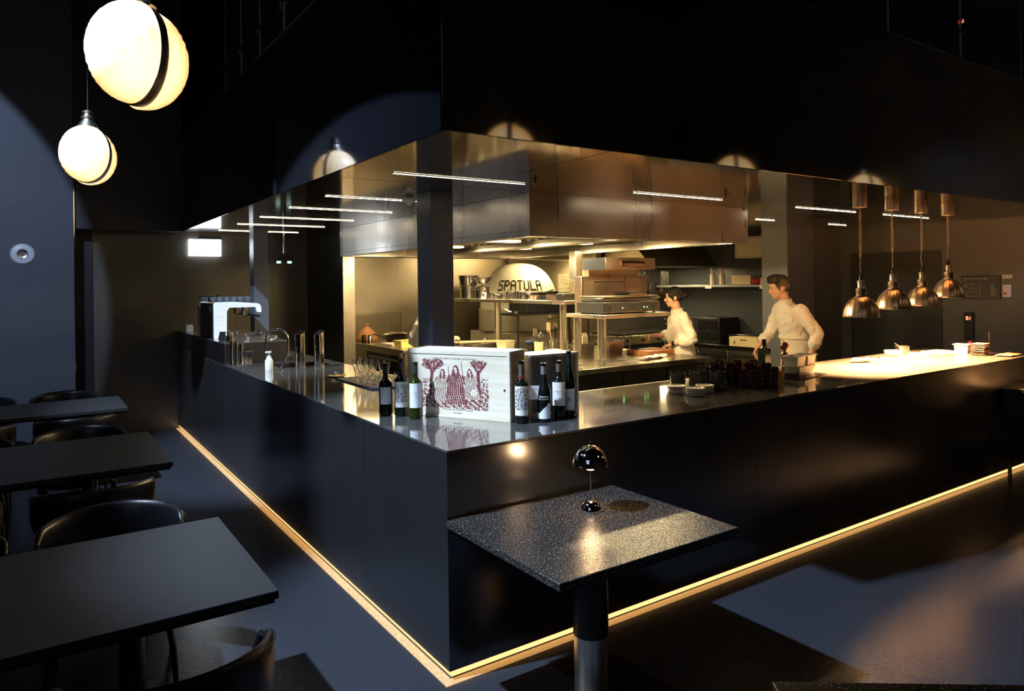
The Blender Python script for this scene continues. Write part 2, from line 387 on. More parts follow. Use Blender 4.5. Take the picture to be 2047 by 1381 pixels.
for i, x in enumerate((1.95,5.0,8.1-.4)):
    pendant(x,-2.35,2.95, [R(34),R(46),R(40)][i], ['globe pendant reflected next to the fascia corner','globe pendant reflected in the middle of the front fascia','globe pendant reflected at the far end of the front fascia'][i])
# ------------------------------------------------------------------ kitchen shell
WALLY = mat('kitchen_steel_wall', (.50,.45,.36), 1, .38, rvar=.1, rscale=1.5)
b = MB().box(1.69,8.0,0, 5.75,8.1,HS)
for x in (2.7,3.5,4.4): b.box(x,7.998,.9, x+.005,8.0005,HS)
struct('wall_kitchen_back', b, WALLY, 'steel clad rear wall of the kitchen glowing yellow')
struct('wall_partition', MB().box(1.69,5.74,0, 1.83,8.0,HS), mat('partition_dark',(.07,.068,.065),1,.25), 'dark satin partition between bar and kitchen')
struct('trim_4', MB().box(1.685,5.715,.0, 1.835,5.74,HS), BRUSH, 'brushed steel cladding on the partition end')
struct('wall_oven_side', MB().box(5.75,5.6,0, 5.85,8.0,HS), WALLY)
struct('wall_grill', MB().box(5.85,5.6,0, 7.4,5.7,HS), mat('grill_wall',(.22,.21,.19),1,.4), 'steel wall behind the chargrill')
struct('wall_store', MB().box(7.4,3.3,0, 7.5,5.7,HS), mat('store_wall',(.05,.055,.065),0,.35), 'dark wall above the refrigerated counter')
struct('trim_5', MB().box(6.75,2.9,0, 7.35,3.3,HS), mat('pillar_steel',(.34,.36,.40),.8,.35), 'steel clad pillar by the storage shelf')

# ------------------------------------------------------------------ island
isl = thing('kitchen_island', 'large steel topped kitchen island under the extraction hood', 'worktop', (2.55,2.22,.08))
ITOP = mat('island_steel',(.50,.46,.40),1,.24,rvar=.08,rscale=5)
MB().box(0,0,.86, 1.85,2.9,.91).build('worktop', ITOP, isl, bevel=.003)
b = MB().box(.03,.04,.10, 1.80,2.85,.859)
b.build('cabinet', mat('cabinet_black',(.03,.03,.03),.6,.4), isl)
for i in range(3):
    d = MB().box(.05+i*.59,.028,.14, .62+i*.59,.04,.84).build('door', mat('cabinet_black'), isl, bevel=.002)
    MB().tube([(.12+i*.59,.014,.78),(.55+i*.59,.014,.78)], .006, 8).box(.12+i*.59,.014,.775,.13+i*.59,.03,.785).box(.54+i*.59,.014,.775,.55+i*.59,.03,.785).build('handle', BLKP, d)
MB().box(.08,.10,.0, 1.75,2.8,.10).build('plinth', BLKM, isl)
IT = .99
# pass shelves over the island
def posts(root, pts, z0, z1, r=.046):
    for (x,y) in pts:
        MB().lathe([(r,z0),(r,z1)], (x,y,0), 24).lathe([(r+.012,z0),(r+.012,z0+.006),(r,z0+.008)], (x,y,0), 24).build('post', BRUSH, root)
s2 = thing('grill_shelf', 'raised steel shelf on round posts carrying the contact grill', 'shelf', (3.28,2.64,IT))
MB().box(0,0,.43, .98,.62,.47).build('shelf_board', BRUSH, s2, bevel=.004)
posts(s2, [(.06,.10),(.08,.52)], .001, .43)
s1 = thing('pass_shelf', 'long steel shelf over the island holding pots and stacked plates', 'shelf', (3.33,3.34,IT))
MB().box(0,0,.565, .42,2.6,.605).build('shelf_board', BRUSH, s1, bevel=.004)
posts(s1, [(.15,.22),(.15,1.6)], .001, .565, .042)
SZ = IT+.606
# contact grill on the raised shelf
G = mat('grey_enamel',(.10,.105,.11),.7,.35)
g = thing('contact_grill', 'wide steel contact grill with black control panel and green lights', 'grill', (3.32,2.70,IT+.471))
MB().box(0,0,.012, .82,.42,.125).build('body', G, g, bevel=.004)
MB().box(.0,-.005,.018, .82,-.0005,.12).build('panel_frame', STEEL, g)
MB().box(.02,-.009,.026, .80,-.0055,.112).build('control_panel', BLKP, g)
b = MB()
for x in (.27,.28): pass
MB().box(.265,-.0115,.055,.275,-.009,.067).box(.575,-.0115,.058,.585,-.009,.070).box(.62,-.0115,.058,.628,-.009,.068).build('indicator', mat('green_led',(.1,1,.2),0,.4,emit=(.25,1,.3),estr=5), g)
b = MB()
for (x,z) in ((.10,.07),(.42,.07),(.72,.07)):
    b.tube([(x,-.009,z),(x,-.03,z)], .018, 16)
b.build('knob', BLKP, g)
MB().box(.01,.0,.135, .81,.40,.165).build('lower_plate', STEEL, g, bevel=.003)
MB().box(.01,.0,.172, .81,.40,.19).build('upper_plate', mat('copper_lit_steel',(.55,.45,.36),1,.3), g, bevel=.003)
b = MB()
b.tube([(.0,-.02,.165),(.82,-.02,.165)], .006, 8); b.tube([(.0,-.02,.165),(.0,.05,.18)], .006, 8); b.tube([(.82,-.02,.165),(.82,.05,.18)], .006, 8)
b.build('grip_bar', CHROME, g)
b = MB()
for x in (.04,.78):
    for y in (.04,.38): b.lathe([(.015,0),(.015,.012)], (x,y,0), 12)
b.build('foot', BLKP, g)
def pan(name, lab, cat, loc, r, h, hand=None, m=None, rz=0., group=None, flare=.0, hl=.2, lid=False):
    m = m or STEEL
    t = thing(name, lab, cat, loc, rz, group)
    MB().shell([(r-flare-.004,0),(r-flare,.004),(r,h)], n=28, t=.003).lathe([(r-.003,h-.003),(r+.004,h),(r-.001,h+.003)], n=28).build('pan_body', m, t)
    if hand == 'long':
        MB().tube([(r-.002,0,h*.75),(r+.03,0,h*.85),(r+hl,0,h+.03)], [.008,.007,.009], 8).build('handle', m if m is not BLKP else BLKP, t)
    if hand == 'two':
        for s in (-1,1):
            MB().tube([(s*(r-.001),-.04,h*.8),(s*(r+.03),-.035,h*.82),(s*(r+.035),0,h*.83),(s*(r+.03),.035,h*.82),(s*(r-.001),.04,h*.8)], .005, 8).build('handle', m, t)
    if lid:
        l = MB().lathe([(r+.002,h+.003),(r*.9,h+.014),(r*.4,h+.026),(0,h+.03)], n=28).build('lid', m, t)
        MB().tube([(-.025,0,h+.025),(-.02,0,h+.05),(.02,0,h+.05),(.025,0,h+.025)], .005, 8).build('knob', m, l)
    return t
pan('frying_pan','small dark frying pan resting on top of the contact grill','pan',(3.78,2.90,IT+.663),.10,.03,'long',BLKM,-.3,hl=.25,flare=.03)
# salamander grill over the shelf, on a rear bracket
CU = mat('warm_steel',(.60,.46,.34),1,.33,rvar=.06)
t = thing('salamander_grill', 'wall of brushed steel salamander grill with hand slot above contact grill', 'grill', (3.40,3.13,IT+.471))
MB().box(.0,.0,0, .98,.12,.40).build('body', CU, t, bevel=.003)
MB().box(.18,-.004,.33,.62,-.0005,.345).box(.635,-.002,0,.645,0,.40).box(.015,-.002,0,.025,0,.40).build('seam', BLKM, t)
MB().box(.118,-.25,.47, .124,.12,.60).build('perforated_end', mat('dark_perf',(.05,.06,.08),.6,.45), t)
b = MB()
for i in range(3):
    for k in range(12): b.box(.1172,-.23+k*.028,.50+i*.03, .1181,-.22+k*.028,.506+i*.03)
b.build('perforation', BLKM, t)
hf = MB().box(.1245,-.25,.47, .87,.12,.60).build('hood_front', CU, t, bevel=.003)
MB().tube([(.34,-.251,.535),(.68,-.251,.535)], .030, 20).build('hand_slot', mat('bronze_slot',(.30,.18,.11),1,.2), hf)
MB().box(.13,.03,.40, .87,.11,.47).build('riser', CU, t)
# steel chimney post between the shelves
t = thing('steel_riser', 'tall narrow steel post beside the striped plate stacks', 'post', (3.625,3.50,SZ))
MB().box(0,0,.0005, .10,.12,HS-SZ-.35).build('post_body', BRUSH, t, bevel=.002)

# ------------------------------------------------------------------ things on the pass shelf
t = pan('stock_pot','tall steel stockpot at the column end of the pass shelf','pot',(3.55,5.78,SZ),.125,.17,'two',None,.4)
pan('stock_pot','wide steel pot nested on the tall stockpot','pot',(3.55,5.78,SZ+.176),.15,.14,'two',None,.9,flare=.02)
pan('stock_pot','steel pot with lid beside the tall stockpot','pot',(3.55,5.42,SZ),.11,.15,'two',None,.2,lid=True)
pan('mixing_bowl','flared steel bowl stacked on the lidded pot','bowl',(3.55,5.42,SZ+.205),.14,.08,None,None,0,flare=.07)
k = thing('kitchen_timer','small white kitchen timer leaning on the pass shelf edge','timer',(3.36,5.08,SZ),R(-78))
MB().cbox((0,0,.045),(.075,.014,.085),rx=-.25).build('case', WHITE, k, bevel=.003)
MB().cbox((0,-.0085,.055),(.058,.003,.04),rx=-.25).build('screen', mat('lcd_grey',(.12,.14,.12),0,.3), k)
for i,(y,r,h,l) in enumerate([(4.98,.055,.075,'smallest steel saucepan beside the kitchen timer'),(4.82,.06,.07,'little steel saucepan second from the timer'),(4.63,.07,.095,'steel saucepan with its handle raised, middle of the shelf'),(4.42,.075,.10,'larger steel saucepan next to the black frying pan')]):
    pan('saucepan',l,'saucepan',(3.48+.03*(i%2),y,SZ),r,h,'long',None,[1.9,2.4,-2.3,1.6][i],'steel saucepans on the pass shelf',hl=.13)
pan('frying_pan','big black frying pan lying on the steel saucepans with long handle','pan',(3.52,4.12,SZ+.055),.15,.035,'long',mat('cast_black',(.02,.02,.021),.3,.4),R(-97),hl=.24,flare=.04)
t = thing('wire_trivet','round trivet lifting the black frying pan','trivet',(3.52,4.12,SZ))
MB().lathe([(.09,0),(.10,.052),(.094,.052),(.085,0)],n=24).build('ring', CU, t)
tr0 = None
for i,(x,y,z) in enumerate([(3.50,3.85,0),(3.50,3.85,.024),(3.475,3.625,0),(3.475,3.625,.024),(3.475,3.625,.048)]):
    o = MB().box(-.11,-.09,.0, .11,.09,.004).box(-.12,-.10,.018,.12,-.09,.022).box(-.12,.09,.018,.12,.10,.022).box(-.12,-.10,.018,-.11,.1,.022).box(.11,-.10,.018,.12,.1,.022).box(-.115,-.095,0,-.11,.095,.02).box(.11,-.095,0,.115,.095,.02).box(-.11,-.095,0,.11,-.09,.02).box(-.11,.09,0,.11,.095,.02).build('steel_tray', STEEL, loc=(x,y,SZ+z), rz=R(2*i))
    tagobj(o,['low steel tray under another by the frying pan handle','low steel tray on top by the frying pan handle','bottom steel tray beside the striped plates','middle steel tray beside the striped plates','top steel tray beside the striped plates'][i],'tray','shallow trays on the pass shelf')
# striped stacks of plates on a steel box
bx = MB().box(-.125,-.06,0,.135,.06,.075).build('plate_caddy', mat('caddy_steel',(.16,.17,.17),1,.3), loc=(3.47,3.45,SZ), bevel=.003)
tagobj(bx,'dark steel box carrying both tall plate stacks','box')
PL = MB().lathe([(0,0),(.05,0),(.062,.006),(.064,.010),(.060,.0105),(.05,.006),(0,.005)],n=20).mesh('plate', [mat('cream_china',(.72,.66,.52),0,.3)])
def stack(me, name, n, x, y, z, dz, labs, cat, group, jit=.0015):
    for i in range(n):
        o = bpy.data.objects.new(name, me); COL.objects.link(o)
        o.location = (x+random.uniform(-jit,jit), y+random.uniform(-jit,jit), z+i*dz); o.rotation_euler.z = random.random()*6
        tagobj(o, labs if isinstance(labs,str) else labs[i], cat, group)
stack(PL,'small_plate',11,3.405,3.45,SZ+.0755,.0205,'cream plate in the taller striped stack nearer the oven','plate','plates in the taller striped stack')
stack(PL,'small_plate',8,3.54,3.45,SZ+.0755,.0205,'cream plate in the shorter striped stack beside the steel post','plate','plates in the shorter striped stack')

# ------------------------------------------------------------------ island worktop things
def gn(lab, x, y, z, sx, sy, h, rz=0., m=None, name='food_container', cat='container', group=None):
    t = MB()
    w = .012
    t.loft([[(-sx*k-o,-sy*k-o,zz),(sx*k+o,-sy*k-o,zz),(sx*k+o,sy*k+o,zz),(-sx*k-o,sy*k+o,zz)] for k,zz,o in ((.43,0,0),(.5,h,0),(.5,h,w),(.5,h+.004,w),(.5,h+.004,-.003),(.43,.006,-.003))])
    return tagobj(t.build(name, m or STEEL, loc=(x,y,z), rz=rz, ang=30), lab, cat, group)
gn('deep steel food container right behind the front post', 3.84,3.17,IT,.24,.20,.15, R(3))
gn('steel food container to the back of the front post', 3.60,3.36,IT,.20,.18,.12, R(-4))
CREAM = mat('cream_plastic',(.75,.62,.42),0,.45); PAPER = mat('paper_white',(.80,.76,.68),0,.7)
t = thing('takeaway_bag','folded cream paper bag standing in the steel containers','bag',(3.60,3.36,IT+.007),.2)
MB().box(-.05,-.035,0,.05,.035,.20).box(-.052,-.02,.20,.052,.012,.225).build('bag_body', PAPER, t, bevel=.004)
b = MB()
prof = []
cl = MB(); N=10
for i in range(N+1):
    for j in range(7):
        u=i/N; v=j/6
        cl.v.append((-.22+.44*u, -.06+.12*v+.015*sin(u*9), .012+.010*sin(u*14+v*3)+.008*sin(v*9+u*5)))
for i in range(N):
    for j in range(6): cl.f.append((i*7+j,(i+1)*7+j,(i+1)*7+j+1,i*7+j+1)); cl.m.append(0)
def solid(o, th=.006, sub=1):
    s = o.modifiers.new('thick','SOLIDIFY'); s.thickness = th; s.offset = 1
    if sub: q = o.modifiers.new('sub','SUBSURF'); q.levels = q.render_levels = sub
    return o
o = cl.build('folded_towel', mat('towel_cream',(.72,.66,.55),0,.9), loc=(3.84,2.50,IT+.004), rz=R(14)); solid(o,.008)
tagobj(o,'crumpled cream towel lying on the island front edge','towel')
o = MB().box(-.13,-.05,0,.13,.05,.016).build('folded_cloth', mat('cloth_green',(.72,.78,.40),0,.9), loc=(4.10,3.30,IT), rz=R(20), bevel=.006)
tagobj(o,'pale yellow folded cloth behind the chopping board','cloth')
WOODB = mat('butcher_block',(.34,.13,.055),0,.45,noise=(9,(.20,.075,.03),.35,.65),stretch=(1,9,1))
t = thing('chopping_board','thick end-grain chopping board on the island by the woman','chopping board',(4.16,2.86,IT),R(3))
MB().box(-.21,-.165,0,.21,.165,.05).build('board', WOODB, t, bevel=.004)
t = thing('kitchen_knife','black handled knife lying on the chopping board','knife',(4.02,2.90,IT+.051),R(160))
MB().box(.0,-.004,0,.11,.012,.014).build('handle', BLKP, t, bevel=.004)
MB().prism([(-.17,.0),(0,-.006),(0,.022),(-.10,.018)],.004,.006).build('blade', CHROME, t)
def crock(lab, x, y, r, h, m, tools, name='utensil_crock', z=IT):
    t = thing(name, lab, 'container', (x,y,z))
    MB().shell([(r*.88,0),(r,h)], n=24, t=.004).build('pot_body', m, t)
    for i,(kind,ax,ay,L) in enumerate(tools):
        tip = Vector((ax,ay,h+L)); base = Vector((-ax*.3,-ay*.3,.008)); q = MB()
        q.tube([base, tip], .0045, 6)
        d = (tip-base).normalized()
        if kind == 'spoon': q.ell(tip+d*.03, (.022,.008,.035), 12, 8)
        elif kind == 'whisk':
            for k in range(4):
                a = k*pi/4; u = Vector((cos(a),sin(a),0))
                q.tube([tip, tip+d*.03+u*.022, tip+d*.07+u*.026, tip+d*.10, tip+d*.07-u*.026, tip+d*.03-u*.022, tip], .0015, 4, False)
        elif kind == 'spatula': q.cbox(tip+d*.04, (.05,.006,.09))
        elif kind == 'ladle': q.ell(tip+d*.02+Vector((0,-.02,0)), (.035,.035,.025), 12, 8)
        tl = q.build({'spoon':'spoon','whisk':'whisk','spatula':'spatula','ladle':'ladle'}[kind], [STEEL, CREAM, BLKP, WOODB][i % 4 if kind!='whisk' else 0], None, (x,y,z))
        tagobj(tl, '%s number-free' % kind, kind)
        tl['_pending'] = 1
    return t
TOOLS = []
def tools(x, y, z, h, items, where):
    for i,(kind,ax,ay,L,mm) in enumerate(items):
        tip = Vector((ax,ay,h+L)); base = Vector((-ax*.35,-ay*.35,.010)); q = MB(); q.tube([base, tip], .0045, 6)
        d = (tip-base).normalized()
        if kind == 'spoon': q.ell(tip+d*.03, (.022,.008,.035), 12, 8)
        elif kind == 'whisk':
            for k in range(4):
                a = k*pi/4; u = Vector((cos(a),sin(a),0))
                q.tube([tip, tip+d*.03+u*.022, tip+d*.07+u*.026, tip+d*.10, tip+d*.07-u*.026, tip+d*.03-u*.022, tip], .0015, 4, False)
        elif kind == 'spatula': q.cbox(tip+d*.04, (.05,.006,.09))
        elif kind == 'ladle': q.ell(tip+d*.02+Vector((0,-.015,0)), (.032,.032,.022), 12, 8)
        elif kind == 'knife': q.cbox(tip+d*.03, (.014,.008,.07))
        word, sfx = mm[0], mm[1]
        o = q.build({'spoon':'cooking_spoon','whisk':'balloon_whisk','spatula':'kitchen_spatula','ladle':'ladle','knife':'kitchen_knife'}[kind], word, None, (x,y,z))
        tagobj(o, '%s standing in the %s' % (sfx, where), kind, 'utensils in the pots on the island')
WOODL = mat('light_wood',(.62,.42,.22),0,.5)
def crock(lab, x, y, r, h, m, z=IT):
    t = thing('utensil_crock', lab, 'container', (x,y,z))
    MB().shell([(r*.88,0),(r,h)], n=24, t=.004).build('pot_body', m, t)
crock('tall beige utensil pot nearest the wooden crate', 3.12,3.55,.052,.15, mat('beige_ceramic',(.66,.52,.36),0,.5))
tools(3.12,3.55,IT,.15,[('spoon',.015,-.02,.05,(STEEL,'steel spoon')),('spatula',-.03,.01,.07,(STEEL,'steel spatula')),('ladle',.03,.02,.05,(STEEL,'steel ladle'))],'tall beige utensil pot')
crock('wide grey steel utensil pot in the middle of the island', 3.62,3.95,.065,.13, STEEL)
tools(3.62,3.95,IT,.13,[('spatula',-.05,.0,.12,(CREAM,'cream turner')),('spatula',-.02,.03,.09,(WOODL,'wooden turner')),('whisk',.03,.0,.10,(STEEL,'balloon whisk')),('spoon',.01,-.03,.08,(BLKP,'black spoon')),('knife',.05,.02,.06,(BLKP,'black handled knife'))],'wide grey steel pot')
crock('small grey steel pot beside the wide utensil pot', 3.78,3.92,.045,.11, STEEL)
tools(3.78,3.92,IT,.11,[('knife',-.02,.0,.03,(CREAM,'cream handled knife')),('knife',.02,.01,.03,(CREAM,'pale handled palette knife'))],'small grey steel pot')
crock('beige utensil pot between the two round posts', 3.92,3.85,.06,.11, mat('beige_ceramic'))
tools(3.92,3.85,IT,.11,[('knife',-.05,.0,.06,(STEEL,'steel handled knife')),('spoon',-.01,.01,.02,(STEEL,'small steel spoon')),('knife',.04,.01,.08,(BLKP,'black handled knife')),('knife',.01,-.02,.03,(WOODL,'wooden handled knife'))],'beige pot between the posts')
t = thing('squeeze_bottle','cream squeeze bottle with pointed nozzle on the island','bottle',(3.66,3.55,IT))
MB().lathe([(0,0),(.032,0),(.034,.01),(.034,.08),(.028,.095),(0,.095)],n=20).build('bottle_body', CREAM, t)
MB().lathe([(.020,.095),(.020,.108),(.010,.115),(.004,.15),(0,.15)],n=16).build('nozzle', WHITE, t)
o = MB().box(-.09,-.07,0,.09,.07,.035).build('tea_towel', PAPER, loc=(3.46,3.72,IT), rz=.3, bevel=.01); tagobj(o,'folded white tea towel between the utensil pots','towel')
t = thing('receipt_holder','folded white paper standing beside the squeeze bottle','paper',(3.72,3.45,IT),.3)
MB().add([(-.03,0,0),(.03,0,0),(.02,.01,.09),(-.035,.01,.06),(-.03,.03,0),(.03,.03,0)],[(0,1,2,3),(4,5,2,3)]).build('paper_sheet', PAPER, t)
o = gn('translucent plastic tub on the island beyond the crate', 3.34,4.55,IT,.20,.15,.09,.3,mat('clear_plastic',(.85,.80,.6),0,.3,trans=.4),'plastic_tub','tub')
o = gn('shallow steel tray of tools beyond the wooden crate', 3.17,4.90,IT,.44,.28,.05,.12,STEEL,'steel_tray','tray')
t = thing('rolling_pin','pale wooden rolling pin resting on the steel tray','rolling pin',(3.14,4.85,IT+.075),R(-20))
MB().tube([(-.30,0,0),(.30,0,0)], .014, 12).tube([(-.33,0,0),(-.30,0,0)],.009,10).tube([(.30,0,0),(.33,0,0)],.009,10).build('roller', WOODL, t)
t = thing('kitchen_tongs','steel tongs loop lying on the tray','tongs',(3.20,4.98,IT+.06),.2)
MB().tube([(-.16,.0,0),(0,.03,.004),(.10,.02,.02),(.13,0,.03),(.10,-.02,.02),(0,-.03,.004),(-.16,-.005,0)], .005, 8).build('tong_arms', CHROME, t)
o = gn('dark grey tub beside the tall beige pot', 3.44,4.10,IT,.12,.12,.09,0,BLKP,'plastic_tub','tub')
o = MB().box(-.10,-.08,.0,.10,.08,.004).build('order_ticket', PAPER, loc=(2.90,4.05,IT), rz=-.4); tagobj(o,'white order ticket lying on the island corner','paper')
t = thing('dish_rack','clear box with blue lid on the island beyond the crate','box',(3.42,4.12,IT+.095)); MB().box(-.05,-.05,0,.05,.05,.02).build('lid', mat('blue_plastic',(.05,.10,.3),0,.4), t)

# ------------------------------------------------------------------ rear line
# black cabinet with blue digits on a rack
t = thing('combi_steamer','black cabinet with glowing blue-white digits under the pass shelf','oven',(4.75,5.30,1.375))
MB().box(-.55,-.0,0, .45,.45,.30).build('cabinet', BLKP, t, bevel=.006)
M = Matrix.Translation((-.12,-.004,.185)) @ Euler((pi/2,0,0)).to_matrix().to_4x4()
text_mb('01:19', .085, M, depth=.001).build('digits', mat('blue_digits',(.5,.5,1),0,.4,emit=(.62,.62,1),estr=5), t)
rk = thing('black_rack','black wire rack carrying the cabinet with digits','rack',(4.75,5.30,.081))
MB().box(-.75,-.05,1.262, .62,.5,1.29).build('rack_shelf', BLKM, rk, bevel=.003)
for x in (-.70,.57):
    for y in (0,.45): MB().tube([(x,y,0),(x,y,1.262)], .014, 8).build('leg', BLKM, rk)
o = pan('small_pan','little pan on the rack beside the black cabinet','pan',(4.12,5.45,1.372),.06,.03,'long',STEEL,2.5,hl=.1)
t = thing('tong_bundle','bundle of silver tongs on the black rack','tongs',(5.29,5.35,1.372),.2)
b = MB()
for i in range(4): b.tube([(-.06,.02*i-.03,.008+.012*(i%2)),(.06,.02*i-.02,.02)], .006, 6)
b.build('tong_arms', CHROME, t)
# mosaic dome oven
ov = thing('dome_oven','large round pizza oven clad in cream mosaic reading SPATULA','pizza oven',(5.07,6.75,.081))
TM = mat('cream_mosaic',(.80,.76,.62),0,.25)
nt = TM.node_tree
if 'tile' not in nt.nodes:
    bs = nt.nodes['Principled BSDF']; uv = nt.nodes.new('ShaderNodeUVMap'); br = nt.nodes.new('ShaderNodeTexBrick'); br.name = 'tile'
    br.offset = 0.0; br.inputs['Scale'].default_value = 1; br.inputs['Brick Width'].default_value = .030; br.inputs['Row Height'].default_value = .030
    br.inputs['Mortar Size'].default_value = .0022; br.inputs['Color1'].default_value = (.84,.80,.66,1); br.inputs['Color2'].default_value = (.74,.70,.56,1); br.inputs['Mortar'].default_value = (.42,.38,.28,1)
    nt.links.new(uv.outputs[0], br.inputs['Vector']); nt.links.new(br.outputs['Color'], bs.inputs['Base Color'])
RX, RY = .645, .62; Z0, ZH = 1.30, .745
def dome_pt(a, t, off=0.):
    # superellipse profile: steep sides, flatter crown ; t in 0..1
    th = t*pi/2; c_, s_ = cos(th)**.80, sin(th)**.92
    n = Vector((cos(a)*cos(th), sin(a)*cos(th), sin(th)))
    return Vector((RX*c_*cos(a), RY*c_*sin(a), Z0+ZH*s_)) + n*off
db = MB(); NU, NV = 96, 30; uvs = []
db.v = [tuple(dome_pt(2*pi*i/NU, j/NV)) for j in range(NV+1) for i in range(NU)]
for j in range(NV):
    for i in range(NU): db.f.append((j*NU+i, j*NU+(i+1)%NU, (j+1)*NU+(i+1)%NU, (j+1)*NU+i)); db.m.append(0)
def uvmap(o, fn):
    me = o.data; L = me.uv_layers.new(name='UVMap')
    for p in me.polygons:
        us = [fn(me.vertices[me.loops[k].vertex_index].co) for k in p.loop_indices]
        mx = max(u[0] for u in us)
        for k, u in zip(p.loop_indices, us):
            x = u[0]
            if mx-x > 2: x += 2*pi*.63
            L.data[k].uv = (x, u[1])
o = db.build('dome', TM, ov, ang=80)
uvmap(o, lambda c: ((math.atan2(c.y,c.x)%(2*pi))*.63, (c.z-Z0)*1.05+ (0.63-math.hypot(c.x,c.y))*.55))
MB().lathe([(.62,.95),(.66,.97),(.66,1.30),(.64,1.305)],n=64).build('drum', TM, ov)
MB().box(-.6,-.55,0,.6,.55,.95).build('plinth', mat('plinth_light',(.55,.50,.40),0,.6), ov)
# letters from black tiles
FONT = {'S':["01111","10000","10000","01110","00001","00001","11110"],'P':["11110","10001","10001","11110","10000","10000","10000"],
 'A':["01110","10001","10001","11111","10001","10001","10001"],'T':["11111","00100","00100","00100","00100","00100","00100"],
 'U':["10001","10001","10001","10001","10001","10001","01110"],'L':["10000","10000","10000","10000","10000","10000","11111"],
 'R':["11110","10001","10001","11110","10100","10010","10001"]}
lb = MB(); a0 = math.atan2(-.74,-.30)-.15; da = .030; col = 0
word = 'SPATULA'; W0 = len(word)*6-1
for ci, ch in enumerate(word):
    g_ = FONT[ch]
    for r_ in range(7):
        for c_ in range(5):
            if g_[r_][c_] == '1':
                aa = a0 + (ci*6+c_-W0/2)*da; tt = .395-.0235*r_
                P = [dome_pt(aa-da*.56,tt-.0125,.002),dome_pt(aa+da*.56,tt-.0125,.002),dome_pt(aa+da*.56,tt+.0125,.002),dome_pt(aa-da*.56,tt+.0125,.002)]
                Q = [dome_pt(aa-da*.56,tt-.0125,.006),dome_pt(aa+da*.56,tt-.0125,.006),dome_pt(aa+da*.56,tt+.0125,.006),dome_pt(aa-da*.56,tt+.0125,.006)]
                lb.add(P+Q, [(0,3,2,1),(4,5,6,7),(0,1,5,4),(1,2,6,5),(2,3,7,6),(3,0,4,7)])
lb.build('lettering', mat('black_tile',(.015,.014,.013),0,.3), ov, label='SPATULA in black mosaic tiles')
# oven mouth
am = math.atan2(-.80,.45)
mm = MB(); ar = []
for rr, off in ((.23,.0),(.23,.12),(.17,.12),(.17,.0)):
    ar.append([(rr*cos(pi*i/16), rr*sin(pi*i/16)*.95, off) for i in range(17)])
Mx = Matrix.Translation((.60*cos(am)*.92,.60*sin(am)*.92,1.16)) @ Euler((pi/2,0,am+pi/2)).to_matrix().to_4x4()
mm.X = Mx; mm.loft(ar+[ar[0]], caps=False); mm.build('mouth_surround', TM, ov)
hm = MB(); hm.X = Mx; hm.loft([[(.17*cos(pi*i/16), .17*sin(pi*i/16)*.95, o_) for i in range(17)] for o_ in (.02,.03)]); hm.build('mouth_opening', BLKM, ov)
# rear hoods
GOLD = mat('rear_hood_steel',(.55,.48,.36),1,.33,rvar=.05)
t = thing('rear_hood','long steel rear hood above the mosaic oven','extractor hood',(1.9,5.98,2.16))
MB().box(0,0,.0,3.75,.02,.30).box(0,.02,0,.02,1.9,.3).box(3.73,.02,0,3.75,1.9,.3).build('skirt', GOLD, t)
MB().box(.02,.02,.24,3.73,1.98,.26).build('underside', GOLD, t)
b = MB()
for k in range(60): b.box(.1+k*.06,.30,.225,.14+k*.06,.42,.2395)
b.box(.05,.9,.15,3.7,.95,.239).build('grease_filter', mat('filter_steel'), t)
t = thing('sloping_hood','sloping steel hood over the chargrill','extractor hood',(5.9,4.55,2.02))
MB().add([(0,0,.12),(1.45,0,.0),(1.45,1.03,0),(0,1.03,0),(0,.5,.46),(1.45,.5,.46),(1.45,1.03,.46),(0,1.03,.46),(0,0,.0),],[(8,1,5,4),(8,1,2,3),(4,5,6,7),(8,4,7,3),(1,2,6,5),(2,3,7,6)]).build('canopy_body', GOLD, t)
# chargrill / range with open lid frame
cg = thing('chargrill','long steel chargrill with iron grates on the rear line','grill',(5.42,4.75,.081))
MB().box(0,0,.0, 1.25,.75,.80).build('cabinet', mat('range_dark',(.06,.06,.055),.8,.4), cg, bevel=.004)
MB().box(-.02,-.02,.80, 1.27,.75,.93).build('hob_body', GOLD, cg, bevel=.004)
MB().box(.04,.04,.9305,1.21,.68,.935).build('fire_bed', BLKM, cg)
for i in range(3):
    b = MB(); x0 = .05+i*.385
    b.box(x0,.05,.937,x0+.32,.065,.955).box(x0,.63,.937,x0+.32,.645,.955).box(x0,.05,.937,x0+.012,.645,.955).box(x0+.308,.05,.937,x0+.32,.645,.955)
    for k in range(9): b.box(x0+.03+k*.03,.06,.942,x0+.04+k*.03,.64,.958)
    b.build('grate', mat('cast_iron',(.03,.028,.025),.5,.5), cg)
for i in range(4):
    MB().tube([(.15+i*.31,-.021,.865),(.15+i*.31,-.05,.865)], .022, 16).build('control_knob', BLKP, cg)
b = MB()
for x in (0,.12,.24,.95,1.07):
    b.tube([(x,-.16,.35),(x+.02,-.14,.78),(x+.06,-.10,.84),(x+.10,-.08,.78)], .010, 8)
t = thing('basket_handles','bent steel fryer handles hanging in front of the chargrill','fryer baskets',(5.22,4.72,.2)); b.box(-.02,-.17,.30,1.2,-.15,.36); b.build('handle_set', STEEL, t)
